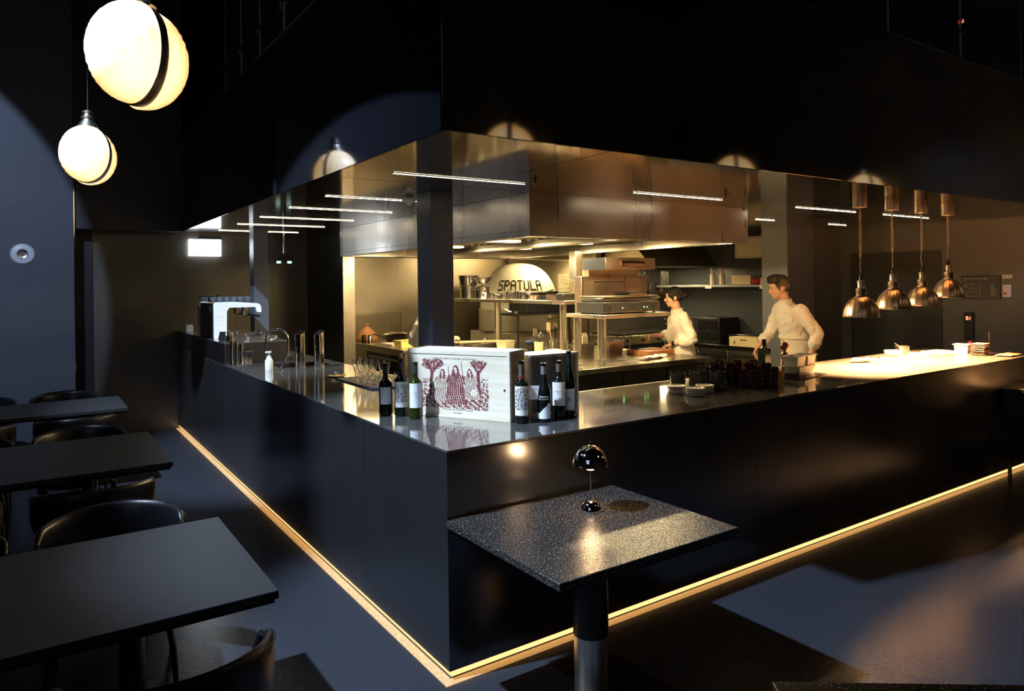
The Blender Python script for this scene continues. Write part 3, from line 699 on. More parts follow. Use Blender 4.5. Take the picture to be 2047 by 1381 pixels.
for i,(x,y,z,k_) in enumerate([(6.75,5.57,2.0,'grater'),(6.35,5.57,1.95,'skimmer'),(6.95,5.57,1.93,'pan'),(7.22,5.57,1.98,'rack')]):
    if k_ == 'pan':
        t = pan('hanging_pan','black pan hanging on the wall beside the woman','pan',(x,y,z-.25),.12,.03,'long',BLKM,0,flare=.03,hl=.15); t.rotation_euler=(pi/2,R(-90),0)
    else:
        t = thing({'grater':'box_grater','skimmer':'long_skimmer','rack':'wire_rack'}[k_], {'grater':'steel grater hanging behind the chargrill','skimmer':'steel hook with long skimmer on the grill wall','rack':'wire rack hanging next to the storage shelf'}[k_], k_, (x,y,z))
        b = MB()
        if k_ == 'grater': b.box(-.05,-.02,-.30,.05,.0,-.08).tube([(0,-.01,-.08),(0,-.01,.03),(0.02,-.01,.05)],.005,6); nm='grater_plate'
        if k_ == 'skimmer': b.tube([(0,-.01,.12),(.02,-.01,.08),(0,-.01,.05),(0,-.01,-.12)],.006,6).box(-.06,-.018,-.34,.06,-.008,-.12); nm='skimmer_blade'
        if k_ == 'rack':
            nm='rack_wires'; b.tube([(-.10,-.01,-.4),(-.10,-.01,-.02),(-.08,-.01,.0),(.08,-.01,0),(.10,-.01,-.02),(.10,-.01,-.4),(-.10,-.01,-.4)],.005,6)
            for q in range(5): b.tube([(-.07+q*.035,-.01,-.4),(-.07+q*.035,-.01,0)],.002,5)
        b.build(nm, STEEL, t)
for i,x in enumerate((6.55,7.12)):
    t = thing('wall_crest',['light wooden plaque with shield on the grill wall, nearer the oven','light wooden plaque with shield on the grill wall, above the woman'][i],'plaque',(x,5.585,1.62)); MB().box(-.07,-.014,0,.07,.014,.09).build('plate', WOODL, t); MB().prism([(-.05,0),(.05,0),(.05,.10),(0,.16),(-.05,.10)],-.01,.01).build('shield', mat('bronze_slot'), t, rot=(-pi/2,0,0))
# left rear range with oven
lr = thing('rear_range','steel rear worktop with black glass oven below','range',(2.56,5.86,.081))
MB().box(0,0,.80, .95,2.1,.84).build('worktop', GOLD, lr, bevel=.003)
MB().box(.03,0.02,0, .93,2.08,.799).build('cabinet', GOLD, lr)
MB().box(.022,.10,.15, .029,1.30,.74).build('oven_door', mat('black_glass',(.01,.01,.012),0,.08), lr)
MB().box(.014,.16,.66,.021,1.24,.69).build('oven_handle', STEEL, lr)
gn('yellow plastic tub near the worktop edge behind the column', 2.76,6.22,.922,.26,.17,.10,.2,mat('yellow_plastic',(.82,.66,.25),0,.4),'plastic_tub','tub')
t = thing('cutting_mat','white board under the yellow tub','board',(2.85,6.66,.922)); MB().box(-.18,-.2,0,.18,.2,.03).build('slab', PAPER, t, bevel=.005)
pan('wok','large wrapped pan of food on the rear range','pan',(3.05,7.15,.922),.20,.09,'long',mat('cast_black'),2.2,flare=.08)
o = MB().ell((0,0,0),(.19,.19,.03),20,8).build('foil_cover', CHROME, loc=(3.05,7.15,1.05)); 
dd = o.modifiers.new('rough','DISPLACE'); tx = bpy.data.textures.new('foil','CLOUDS'); tx.noise_scale=.05; dd.texture=tx; dd.strength=.03
tagobj(o,'crumpled foil covering the large pan','foil')
t = thing('clay_tagine','terracotta tagine lid with knob by the steel partition','tagine',(2.78,7.62,.922))
MB().lathe([(.15,0),(.17,.03),(.16,.08),(.10,.17),(.04,.22),(.02,.235),(.03,.25),(.03,.27),(0,.28)],n=28).build('cone', mat('terracotta',(.50,.22,.10),0,.6), t)
t = thing('paper_towel_roll','white kitchen roll standing by the black column','paper towel',(3.55,7.3,.922)); MB().lathe([(.02,0),(.065,0),(.065,.27),(.02,.27)],n=28).build('roll', PAPER, t)
t = thing('glass_splashguard','clear glass splashguard on the rear range','glass screen',(2.72,7.86,.922)); MB().box(0,0,0,.75,.008,.42).build('pane', GLASS, t); MB().box(0,-.004,.42,.75,.012,.426).box(.745,-.004,0,.757,.012,.42).build('frame_edge', STEEL, t)
for i,(x,y,c) in enumerate([(2.62,7.35,BLKP),(2.66,7.22,STEEL)]):
    t = thing('spice_jar',['black jar at the end of the rear range','steel jar next to the black jar'][i],'jar',(x,y,.922)); MB().lathe([(0,0),(.035,0),(.035,.10),(.03,.11),(0,.11)],n=16).build('jar_body', c, t); MB().lathe([(.032,.111),(.032,.125),(0,.127)],n=16).build('lid', STEEL, t)
# refrigerated counter and storage on the dark wall
rc = thing('refrigerated_counter','low black-topped refrigerated counter along the dark wall','counter',(6.72,3.31,.081))
MB().box(0,0,.74, .67,2.25,.78).build('worktop', mat('dark_top',(.10,.10,.10),1,.25), rc, bevel=.002)
MB().box(.03,.0,.08, .66,2.2,.739).build('body', mat('range_dark'), rc)
for i in range(4):
    d = MB().box(.02,.03+i*.55,.12,.0295,.55+i*.55,.70).build('door', STEEL, rc, bevel=.002)
    MB().box(.008,.06+i*.55,.63,.019,.50+i*.55,.655).build('handle', BLKP, d)
YBOX = mat('yellow_card',(.80,.66,.36),0,.6)
t = thing('carton','yellow cardboard carton with triangle mark on the back counter','carton',(6.84,3.62,.862))
MB().box(-.10,-.24,0,.14,.24,.13).build('carton_body', YBOX, t, bevel=.003)
MB().add([(-.1005,.15,.09),(-.1005,.17,.04),(-.1005,.13,.04)],[(0,1,2)]).box(-.101,-.06,.085,-.1003,.05,.10).add([(-.1005,.17,.025),(-.1005,.17,.03),(-.1005,.13,.03),(-.1005,.13,.025)],[(0,1,2,3)]).build('print', mat('ink_dark',(.06,.05,.03),0,.6), t)
t = thing('tray_stack','black trays lying behind the yellow carton','trays',(7.12,3.75,.862)); MB().box(-.12,-.35,0,.2,.35,.15).build('tray_body', BLKP, t, bevel=.01)
t = thing('black_oven','black countertop oven on the back counter','oven',(7.12,4.45,.862)); MB().box(-.22,-.28,0,.24,.28,.38).build('case', BLKM, t, bevel=.01); MB().box(-.228,-.25,.04,-.221,.12,.34).build('door', mat('black_glass'), t)
sh = thing('wall_shelf','steel wall shelf with spray bottles and boxes','shelf',(6.98,3.32,1.70)); MB().box(0,0,0,.415,2.2,.035).build('shelf_board', mat('pillar_steel'), sh, bevel=.003)
MB().box(-.004,1.05,-.02,-.0005,1.17,.028).box(-.004,0.02,-.025,-.0005,.19,.035).build('price_ticket', PAPER, sh)
for i,y in enumerate((4.46,4.28)):
    t = thing('spray_bottle',['frosted spray bottle at the outer end of the wall shelf','frosted spray bottle next to the carton on the wall shelf'][i],'spray bottle',(7.12,y,1.7355),pi,'spray bottles on the wall shelf')
    MB().lathe([(0,0),(.04,0),(.042,.01),(.042,.15),(.015,.20),(.015,.22),(0,.22)],n=20).build('bottle_body', mat('frosted',(.62,.55,.48),0,.5), t)
    MB().box(-.03,-.014,.22,.05,.014,.26).box(.05,-.006,.245,.075,.006,.255).box(.03,-.006,.19,.04,.006,.22).build('trigger_head', mat('pink_white',(.75,.6,.55),0,.5), t, bevel=.004)
for i,(y,w,h,c,l) in enumerate([(3.88,.34,.14,mat('card_pale',(.66,.52,.36),0,.7),'pale cardboard box on the wall shelf'),(3.44,.22,.10,mat('card_tan',(.55,.34,.22),0,.7),'tan cardboard box near the steel pillar on the shelf')]):
    t = thing('storage_box',l,'box',(7.16,y,1.7355)); MB().box(-.12,-w/2,0,.12,w/2,h).build('box_body', c, t, bevel=.004)
o = MB().ell((0,0,.035),(.06,.075,.045),16,8).build('red_cloth', mat('red_fabric',(.45,.03,.03),0,.8), loc=(7.08,3.63,1.7355)); tagobj(o,'crumpled red cloth between the shelf boxes','cloth')
o.data.transform(Matrix.Translation((0,0,.0095)))
t = thing('vent_unit','beige ventilation cabinet high beside the steel pillar','ventilation unit',(7.05,3.36,2.12)); MB().box(-.1,0,0,.34,.55,.30).build('cabinet', mat('beige_metal',(.50,.44,.32),0,.5), t, bevel=.004); MB().box(-.104,.04,.03,-.1005,.51,.27).build('grille', mat('beige_light',(.62,.56,.42),0,.5), t)
t = thing('soffit_vent','round ceiling vent in the soffit above the storage shelf','vent',(5.6,2.9,HS)); MB().lathe([(.0,-.012),(.14,-.012),(.17,-.004),(.17,0)],n=32).build('vent_ring', GOLD, t)
# ------------------------------------------------------------------ printed artwork helpers
def ink_mesh(fn, w, h, nx, ny):
    """flat print on local plane x right, y up, origin centre; fn(u,v) -> bool"""
    mb = MB()
    for j in range(ny):
        run = None
        for i in range(nx+1):
            on = i < nx and fn((i+.5)/nx, (j+.5)/ny)
            if on and run is None: run = i
            if not on and run is not None:
                x0, x1 = -w/2+w*run/nx, -w/2+w*i/nx; y0, y1 = -h/2+h*j/ny, -h/2+h*(j+1)/ny
                mb.add([(x0,y0,0),(x1,y0,0),(x1,y1,0),(x0,y1,0)], [(0,1,2,3)]); run = None
    return mb
from mathutils import noise as NZ
def nz(x, y, s=0.): return NZ.noise(Vector((x, y, s)))
def inpoly(p, poly):
    x, y = p; c = False; j = len(poly)-1
    for i in range(len(poly)):
        if (poly[i][1] > y) != (poly[j][1] > y) and x < (poly[j][0]-poly[i][0])*(y-poly[i][1])/(poly[j][1]-poly[i][1])+poly[i][0]: c = not c
        j = i
    return c
def seg(p, a, b, r):
    ax, ay = a; bx, by = b; px, py = p; dx, dy = bx-ax, by-ay
    t = max(0, min(1, ((px-ax)*dx+(py-ay)*dy)/(dx*dx+dy*dy+1e-9))); return math.hypot(px-ax-t*dx, py-ay-t*dy) < r
ASP = 1.42
def figure(u, v, cx, by, h, lean=0., dark=False):
    """robed standing figure in engraving style: returns tone 0..1 or None"""
    x = (u-cx)*ASP/h - lean*(v-by)/h; y = (v-by)/h
    if y < 0 or y > 1.02: return None
    if math.hypot(x+.012, (y-.895)*.8) < .046: return .12 if math.hypot(x+.012, (y-.895)*.8) < .038 else .55
    if abs(x) < .085-.05*max(0,y-.88)/.1 and .70 < y < .985 and (y > .86 or abs(x) > .035): return .80+.3*sin(x*160+y*30)
    if y < .80:
        w = .10+.19*(1-y/.80)**.8 + (.07 if .52 < y < .74 else 0)
        if abs(x) < w:
            folds = sin(x*120+y*14+5*nz(x*5, y*4, cx))*(.6+.6*nz(x*9,y*9,cx+4))
            if abs(abs(x)-w) < .018: return .9
            return (.60 if dark else .34)+.45*folds
    return None
def engraving(u, v):
    n1 = nz(u*42, v*34, 1); n2 = nz(u*90, v*70, 3)
    edge = .02*nz(u*9, v*9, 7)
    if u < .02+edge or u > .985+edge or v < .02+edge: return False
    tone = None
    for a in ((.30,.15,.66,.06,False),(.52,.10,.80,.0,True),(.76,.22,.62,-.10,False)):
        t = figure(u, v, a[0], a[1], a[2], a[3], a[4])
        if t is not None: tone = t
    p = (u*ASP, v)
    if tone is None:
        for (a, b_, r) in (((.13*ASP,.28),(.17*ASP,.72),.030),((.17*ASP,.72),(.10*ASP,.95),.022),((.17*ASP,.72),(.27*ASP,.90),.020),
                           ((.86*ASP,.20),(.84*ASP,.78),.030),((.84*ASP,.74),(.95*ASP,.95),.020),((.84*ASP,.74),(.76*ASP,.93),.018)):
            if seg(p, a, b_, r+.008*nz(u*30,v*30)): tone = .75+.3*n1
        if tone is None:
            if seg(p, (.44*ASP,.20), (.41*ASP,.86), .006) or seg(p, (.63*ASP,.55), (.60*ASP,.97), .005): tone = .95
            elif math.hypot((u-.17)*ASP*.8, (v-.92)*1.5) < .19+.05*n1 or (math.hypot((u-.84)*ASP, (v-.95)*1.3) < .14+.05*n1): tone = .52+.5*n1
            elif v < .34+.16*nz(u*5, 2.2, 5)+.10*abs(sin(u*7)): tone = .42+.55*n1+.2*sin((u+v)*60+4*n1)
            elif u < .20 and v < .60: tone = .35+.6*n1
            elif u > .88 and v < .62+.1*n1: tone = .35+.6*n1
            else: return False
    if math.hypot((u-.16)*ASP, v-.47) < .10 and nz(u*8,v*8,9) > -.2: tone = min(tone, .18)
    if math.hypot((u-.78)*ASP, v-.36) < .07: tone = .15+.3*n1
    return tone + .28*n2 + .12*sin((u*1.3+v)*150) > .43
BURG = mat('burgundy_ink',(.17,.030,.035),0,.7)
INK = mat('label_ink',(.045,.05,.06),0,.7)
PINE = mat('pine_wood',(.80,.72,.56),0,.55,noise=(3,(.70,.58,.40),.35,.75),stretch=(1,1,14))
PINE_SHADE = mat('shaded_grey_wood',(.34,.32,.27),0,.6,noise=(4,(.22,.20,.17),.35,.7),stretch=(14,14,1))  # wood grain, with the shadow inside the open crate put into its colour
# crate with printed lid
cr = thing('wine_crate','pale pine wine crate printed with a burgundy engraving','crate',(.265,.94,HC+.0005),math.atan2(-.58,.325))
CW, CD, CH = .664, .19, .375      # local x along the face, +y to the back
MB().box(0,.012,0, CW,.024,CH).box(0,CD-.012,0, CW,CD,CH).box(.012,.024,0, CW-.012,CD-.012,.012).build('box_body', PINE, cr, bevel=.001)
MB().box(0,.0,0,.018,.012,CH).box(CW-.018,0,0,CW,.012,CH).box(.018,0,0,CW-.018,.012,.014).box(.018,0,CH-.018,CW-.018,.012,CH).build('face_frame', PINE, cr, bevel=.001)
for x0_ in (0, CW-.012): MB().box(x0_,.024,.0,x0_+.012,CD-.012,CH).build('end_board', mat('brown_lit_end_pine',(.55,.38,.20),0,.55,noise=(4,(.36,.22,.11),.4,.7),stretch=(1,1,8)), cr)  # brown light on the crate end is put into this pine colour
MB().box(.001,.001,CH,CW-.001,CD-.001,CH+.008).build('top_board', PINE, cr, bevel=.001)
ld = MB().box(.0185,.004,.0145,CW-.0185,.0115,CH-.0185).build('printed_lid', PINE, cr)
Mf = Matrix.Translation((CW*.47,.0033,CH*.50)) @ Euler((pi/2,0,0)).to_matrix().to_4x4()
e_ = ink_mesh(engraving, .45, .280, 270, 172); e_.v = [tuple(Mf@Vector(v)) for v in e_.v]; e_.build('engraving', BURG, cr, label='burgundy engraving of robed figures between trees')
Mt = Matrix.Translation((CW*.47,.0033,CH*.875)) @ Euler((pi/2,0,0)).to_matrix().to_4x4()
tm = text_mb('CATENA ZAPATA MALBEC ARGENTINO', .0145, Mt, depth=.0002, font_scale=1.12)
tm.build('lid_title', mat('faded_ink',(.28,.21,.16),0,.7), cr); tm = MB()
Mt = Matrix.Translation((CW*.50,.0033,CH*.115)) @ Euler((pi/2,0,0)).to_matrix().to_4x4()
text_mb('The creation of our Malbec of Argentina', .012, Mt, tm, depth=.0002)
Mt = Matrix.Translation((CW*.50,.0033,CH*.070)) @ Euler((pi/2,0,0)).to_matrix().to_4x4()
text_mb('Julia Zapata', .012, Mt, tm, depth=.0002)
tm.build('lid_caption', mat('faded_ink',(.28,.21,.16),0,.7), cr)
MB().tube([(CW-.035,.0035,CH*.46),(CW-.035,.001,CH*.46)], .006, 14).build('screw', STEEL, cr)
# second crate
c2 = thing('wine_crate','open pine crate with shadow-toned grey-brown inner panel behind the right-hand bottles','crate',(.775,.435,HC+.0005),R(-2))
MB().box(0,0,0,.014,.20,.345).box(.331,0,0,.345,.20,.345).box(.014,0,0,.331,.20,.014).box(.014,0,.331,.331,.20,.345).build('box_body', PINE, c2, bevel=.001)
b = MB().box(.0145,.012,.0145,.3305,.022,.3305)
b.build('inner_panel', PINE_SHADE, c2)

# ------------------------------------------------------------------ bottles
GLK = mat('bottle_glass_dark',(.006,.008,.006),0,.05,coat=.5)
GLG = mat('bottle_glass_green',(.018,.024,.002),0,.06,coat=.4)
LAB = mat('label_paper',(.78,.76,.70),0,.6); LABW = mat('label_white',(.80,.82,.86),0,.55)
FOILG = mat('foil_grey',(.10,.10,.105),.6,.4)
def wrap(R_, z0, a0):   # local label coords (x,y) -> cylinder
    return lambda v: Vector((R_*cos(a0+v.x/R_), R_*sin(a0+v.x/R_), z0+v.y)) + Vector((cos(a0+v.x/R_), sin(a0+v.x/R_), 0))*(v.z+.0004)
def bottle(lab, x, y, H, kind, foil, labspec, aim=None, glass=None, r=.0385, cork=False):
    t = thing('wine_bottle', lab, 'wine bottle', (x,y,HC+.0005), 0, 'wine bottles around the crates')
    if kind == 'bordeaux': P = [(r*.85,0),(r,.006),(r,H*.60),(r*.96,H*.63),(r*.80,H*.665),(r*.52,H*.70),(r*.40,H*.73),(.0135,H*.80),(.0135,H*.955),(.0150,H*.958),(.0150,H*.995),(.011,H)]
    else: P = [(r*.85,0),(r,.006),(r,H*.48),(r*.95,H*.54),(r*.80,H*.61),(r*.58,H*.69),(r*.42,H*.76),(.0135,H*.83),(.0135,H*.955),(.0150,H*.958),(.0150,H*.995),(.011,H)]
    MB().lathe([(0,.012)]+P+[(0,H)],n=36).build('bottle_glass', glass or GLK, t)
    if foil:
        MB().lathe([(.0146,H*foil[1]),(.0146,H*foil[2])],n=24).build('foil_capsule', foil[0], t)
    if cork: MB().lathe([(.0105,H),(.0105,H+.028),(0,H+.028)],n=16).build('cork', mat('cork',(.66,.46,.32),0,.8), t)
    a0 = math.atan2(-2.82-y, -1.54-x) if aim is None else aim
    if labspec:
        z0, z1, wdt, m_, art = labspec
        lb = MB(); n = 20; rr = r+.0004; hw = wdt/2/rr
        lb.add([(rr*cos(a0-hw+2*hw*i/n), rr*sin(a0-hw+2*hw*i/n), z) for z in (H*z0, H*z1) for i in range(n+1)], [(i,i+1,n+1+i+1,n+1+i) for i in range(n)])
        q = lb.build('label', m_, t)
        if art: art(t, q, rr+.0003, H*z0, H*z1, a0, wdt)
    return t
def art_engraved(seed, tones=None):
    def f(t, q, rr, z0, z1, a0, w):
        h = (z1-z0)*.78
        e = ink_mesh(lambda u, v: nz(u*26, v*34, seed)+.6*nz(u*9,v*12,seed+2)+.25*sin((u-v)*40+6*nz(u*4,v*4,seed)) > .12 and v < 1-.25*abs(u-.5+.3*nz(u*4,0,seed)), w*.9, h, 60, 90)
        wf = wrap(rr, z0+(z1-z0)*.58, a0); e.v = [tuple(wf(Vector(v))) for v in e.v]; e.build('engraving', INK, q)
    return f
def art_text(lines, size=.008, m_=None, zc=.5):
    def f(t, q, rr, z0, z1, a0, w):
        mb = MB()
        for k, (s, sz, dy) in enumerate(lines):
            wf = wrap(rr, z0+(z1-z0)*zc+dy, a0); text_mb(s, sz, None, mb, depth=.00015, bend=wf)
        mb.build('label_text', m_ or INK, q)
    return f
def art_stack(*fs):
    def g(*a):
        for f in fs: f(*a)
    return g
bottle('dark wine bottle with pale engraved label and cork at the crate end', .213,.925,.330,'bordeaux',(FOILG,.80,.945),(.16,.60,.088,LAB,art_engraved(3)),cork=True)
bottle('green wine bottle with plain white label before the crate', .243,.80,.318,'bordeaux',(FOILG,.80,.945),(.20,.63,.082,LABW,art_text([('LUCA',.006,.012),('MALBEC',.004,-.002)],m_=mat('faded_ink'))),glass=GLG)
b7 = bottle('wine bottle almost hidden at the outermost end of the row', .152,1.005,.300,'bordeaux',(FOILG,.8,.945),(.22,.55,.07,LABW,None))
b3 = bottle('wine bottle with engraved label and white tag on red cord', .640,.325,.335,'bordeaux',(mat('foil_olive',(.13,.12,.08),.4,.5),.76,.945),(.13,.60,.088,LAB,art_engraved(8)))
MB().tube([(.0165*cos(a*pi/6),.0165*sin(a*pi/6),.250+.004*sin(a)) for a in range(13)], .002, 6).tube([(.0165*cos(a*pi/6),.0165*sin(a*pi/6),.246-.003*sin(a)) for a in range(13)], .002, 6).tube([(.012,-.012,.246),(.035,-.022,.215),(.05,-.024,.197)],.0012,5).build('red_cord', mat('red_cord',(.45,.05,.06),0,.7), b3)
tg = MB(); tg.cbox((.062,-.030,.160),(.058,.0015,.074), rz=R(-25)); tgo = tg.build('paper_tag', LABW, b3)
Mq = Matrix.Translation((.062-.0012*sin(R(25)),-.030-.0012*cos(R(25)),.165)) @ Euler((pi/2,0,R(-25))).to_matrix().to_4x4()
tq = MB()
for k in range(5): text_mb(['the best','wine from','vines of','Mendoza','1200 m'][k], .008, Matrix.Translation((0,0,0)) @ Mq @ Matrix.Translation((0,.018-.011*k,0)), tq, depth=.0001)
tq.build('tag_text', mat('faded_ink'), tgo)
def mountain(t, q, rr, z0, z1, a0, w):
    lb = MB(); n = 24; hw = w/2/rr; ridge = [.42,.40,.37,.35,.36,.33,.37,.42,.46,.50,.55,.60,.63,.66,.70,.73,.76,.80,.85,.92,.97,.95,.92,.90,.88]
    top = [z0+(z1-z0)*ridge[i] for i in range(n+1)]
    lb.add([(rr*cos(a0-hw+2*hw*i/n), rr*sin(a0-hw+2*hw*i/n), z0) for i in range(n+1)]+[(rr*cos(a0-hw+2*hw*i/n), rr*sin(a0-hw+2*hw*i/n), top[i]) for i in range(n+1)], [(i,i+1,n+1+i+1,n+1+i) for i in range(n)])
    lb.build('mountain_print', LABW, t)
    art_text([('TERRAZAS',.0115,.070),('DE LOS ANDES',.0085,.058)],m_=LABW,zc=.5)(t, t, rr, z0, z1, a0, w)
bottle('dark burgundy-shaped bottle with white mountain print and silver capsule', .760,.285,.318,'burgundy',(mat('foil_silver',(.45,.45,.52),.7,.35),.80,.945),(.06,.34,.086,GLK,mountain))
bottle('wine bottle with large cream label and copper capsule', .895,.325,.318,'bordeaux',(mat('foil_copper',(.40,.24,.14),.7,.4),.80,.945),(.22,.63,.090,LAB,art_text([('SALENTEIN',.0085,.012),('RESERVA',.0045,.002),('MENDOZA',.004,-.025)],m_=mat('faded_ink2',(.30,.33,.36),0,.6))))
bottle('tall slim dark bottle with white label at the end of the row', .985,.345,.365,'burgundy',(mat('foil_black',(.02,.02,.02),.3,.4),.80,.945),(.09,.42,.075,LABW,art_text([('A',.03,-.01)],m_=INK)),r=.036)

# ------------------------------------------------------------------ glassware and bar tools
CG = mat('glassware',(1,1,1),0,.0,trans=1,ior=1.45)
sl = MB().box(0,0,.0005,.33,.74,.011).build('slate_tray', mat('slate_blue',(.035,.045,.085),0,.5), loc=(.475,1.965,HC), bevel=.001); tagobj(sl,'dark blue slate tray under the champagne flutes','tray')
fm = MB().lathe([(0,.0),(.028,0),(.028,.002),(.006,.005),(.0035,.012),(.0035,.05),(.006,.06),(.016,.10),(.0255,.165),(.0245,.165),(.015,.102),(.004,.064),(0,.062)],n=24)
fme = fm.mesh('champagne_flute', [CG]); k = 0
labs = ['flute at the outer near corner of the slate tray','flute second along the outer edge of the slate tray','flute third along the outer edge of the slate tray','flute at the outer far corner of the slate tray','flute nearest the crate on the inner edge of the slate','flute second on the inner edge of the slate','flute third on the inner edge of the slate','flute fourth on the inner edge of the slate','flute at the far inner corner of the slate']
for (x,y) in [(.565,2.17),(.56,2.28),(.555,2.39),(.55,2.50),(.675,2.15),(.67,2.26),(.665,2.37),(.66,2.48),(.66,2.60)]:
    o = bpy.data.objects.new('champagne_flute', fme); COL.objects.link(o); o.location = (x+random.uniform(-.01,.01),y,HC+.0112); tagobj(o,labs[k],'champagne flute','champagne flutes on the slate tray'); k += 1
tm_ = MB().lathe([(0,.0),(.022,0),(.036,.02),(.043,.045),(.040,.075),(.032,.098),(.0308,.098),(.0385,.075),(.0415,.045),(.035,.022),(.02,.006),(0,.006)],n=28).mesh('stemless_glass',[CG])
for i,(x,y) in enumerate([(.585,2.02),(.70,2.00),(.645,1.86)]):
    o = bpy.data.objects.new('stemless_glass', tm_); COL.objects.link(o); o.location=(x,y,HC+(.0112 if y > 1.97 else .0006)); tagobj(o,['round stemless glass at the near corner of the slate','round stemless glass on the inner side of the slate','round stemless glass between slate and crate'][i],'glass','stemless wine glasses by the slate tray')
t = thing('wooden_dish','oval wooden dish of wrapped blue sweets by the flutes','dish',(.545,2.86,HC+.0005),.3)
MB().shell([(.05,0),(.075,.012)],n=28,t=.004).build('dish_body', WOODL, t)
o = MB()
for i in range(14):
    a = random.random()*6.28; rr = .05*random.random()**.5
    o.cbox((rr*cos(a), rr*sin(a), .022+.010*random.random()), (.026,.012,.010), rz=random.random()*3, rx=random.random(), ry=random.random()-.5)
o = o.build('wrapped_sweets', mat('blue_foil',(.30,.38,.62),.7,.3), loc=(.545,2.86,HC+.0005)); tagobj(o,'pile of crinkled blue and silver wrapped sweets in the wooden dish','sweets',kind='stuff')
# taps: two slanted steel cylinders
for i,(x,y) in enumerate([(.50,3.70),(.655,3.63)]):
    t = thing('tap_tower',['slant-topped steel cylinder nearer the curved tap','slant-topped steel cylinder nearer the wine glasses'][i],'beer tower',(x,y,HC),0,'polished steel cylinders on the bar')
    rr = .045; n = 32; vb = [(rr*cos(2*pi*i_/n), rr*sin(2*pi*i_/n), .001) for i_ in range(n)]; vt = [(v[0],v[1],.325+v[0]*.45+v[1]*.25) for v in vb]
    MB().loft([vb, vt]).build('cylinder', CHROME, t, ang=50)
    MB().lathe([(.052,.0005),(.052,.006),(.046,.007)],n=32).build('base_ring', STEEL, t)
t = thing('gooseneck_tap','tall chrome gooseneck tap arching over the bar sink','tap',(.27,3.98,HC))
pts = [(0,0,.001),(0,0,.25)]+[(.0+.105*(1-cos(a))*.80,-.105*(1-cos(a))*.60,.25+.105*sin(a)) for a in [pi*i/12 for i in range(1,13)]]; pts += [(pts[-1][0],pts[-1][1],.10)]
MB().tube(pts, .011, 12).build('spout', CHROME, t)
MB().lathe([(.024,.0005),(.024,.02),(.012,.03)],n=20).build('collar', CHROME, t)
MB().tube([(.012,.012,.03),(.05,.05,.06),(.07,.07,.10)],.005,8).build('lever', CHROME, t)
sk = MB().box(0,0,-.0005,.46,.34,.0012).build('bar_sink', mat('sink_dark',(.06,.06,.06),1,.2), loc=(.36,3.80,HC+.0006)); tagobj(sk,'flat steel sink recess under the gooseneck tap','sink')
t = thing('soap_bottle','white pump bottle standing on the bar edge','soap dispenser',(.225,3.72,HC+.0005))
MB().lathe([(.0,0),(.033,0),(.035,.01),(.035,.085),(.024,.105),(.018,.112),(0,.112)],n=24).build('bottle_body', mat('cream_white',(.80,.80,.70),0,.4), t)
MB().lathe([(.019,.1125),(.019,.125),(.006,.13),(.006,.155),(0,.155)],n=16).box(-.03,-.012,.155,.018,.012,.170).build('pump', WHITE, t)
t = thing('rinse_tap','short thin curved chrome tap beside the pump bottle','tap',(.31,3.66,HC))
MB().tube([(0,0,.001),(.02,-.01,.06),(.055,-.03,.125),(.08,-.045,.135),(.10,-.055,.115)], .0055, 10).lathe([(.022,.0005),(.020,.012),(0,.016)],n=16).cbox((-.02,.0,.014),(.05,.012,.008)).build('spout', CHROME, t)
# spoon cylinders by the platform edge
for i,(x,y,h,r,l) in enumerate([(.050,4.37,.235,.019,'tallest steel cylinder at the raised block corner'),(.092,4.36,.225,.019,'middle steel cylinder of the spoon holders'),(.134,4.35,.195,.019,'shortest steel cylinder of the spoon holders')]):
    t = thing('spoon_holder',l,'container',(x,y,HC+.0005),0,'steel spoon cylinders'); MB().shell([(r,0),(r,h)],n=24,t=.0015).build('cylinder', CHROME, t)
    s_ = thing('bar_spoon',['bar spoon leaning from the tallest cylinder','bar spoon upright in the middle cylinder','bar spoon tilted in the shortest cylinder'][i],'spoon',(x,y,HC+.0005))
    dx = (-.02,.0,.03)[i]; MB().tube([(-dx*.4,0,.003),(dx,0,h+.05)],.003,8).ell((dx*1.3,0,h+.075),(.011,.004,.026),12,8).build('spoon_body', STEEL, s_)
t = thing('glass_rinser_rack','small wire rack holding steel straws against the block','rack',(.20,4.36,HC+.0005))
b = MB()
for k in range(6): b.tube([(-.03+k*.012,0,.0),(-.03+k*.012,0,.155)],.0035,8)
b.build('straw_set', CHROME, t); MB().box(-.04,-.02,.12,.04,.02,.127).box(-.04,-.02,.05,.04,.02,.055).build('rack_frame', STEEL, t)
t = thing('bar_mat','dark rubber mat below the spoon cylinders','mat',(.27,4.22,HC)); MB().box(-.2,-.13,.0002,.42,.22,.0005).build('mat_sheet', BLKM, t)
# drink jar behind the towers
t = thing('drink_jar','glass jar of brown drink beside the first steel cylinder','jar',(.60,4.02,HC+.0005))
MB().shell([(.033,0),(.036,.02),(.036,.10),(.032,.115)],n=24,t=.002).build('jar_glass', CG, t); MB().lathe([(0,.004),(.031,.004),(.033,.02),(.033,.09),(0,.09)],n=24).build('drink', mat('brown_drink',(.18,.04,.01),0,.1), t)
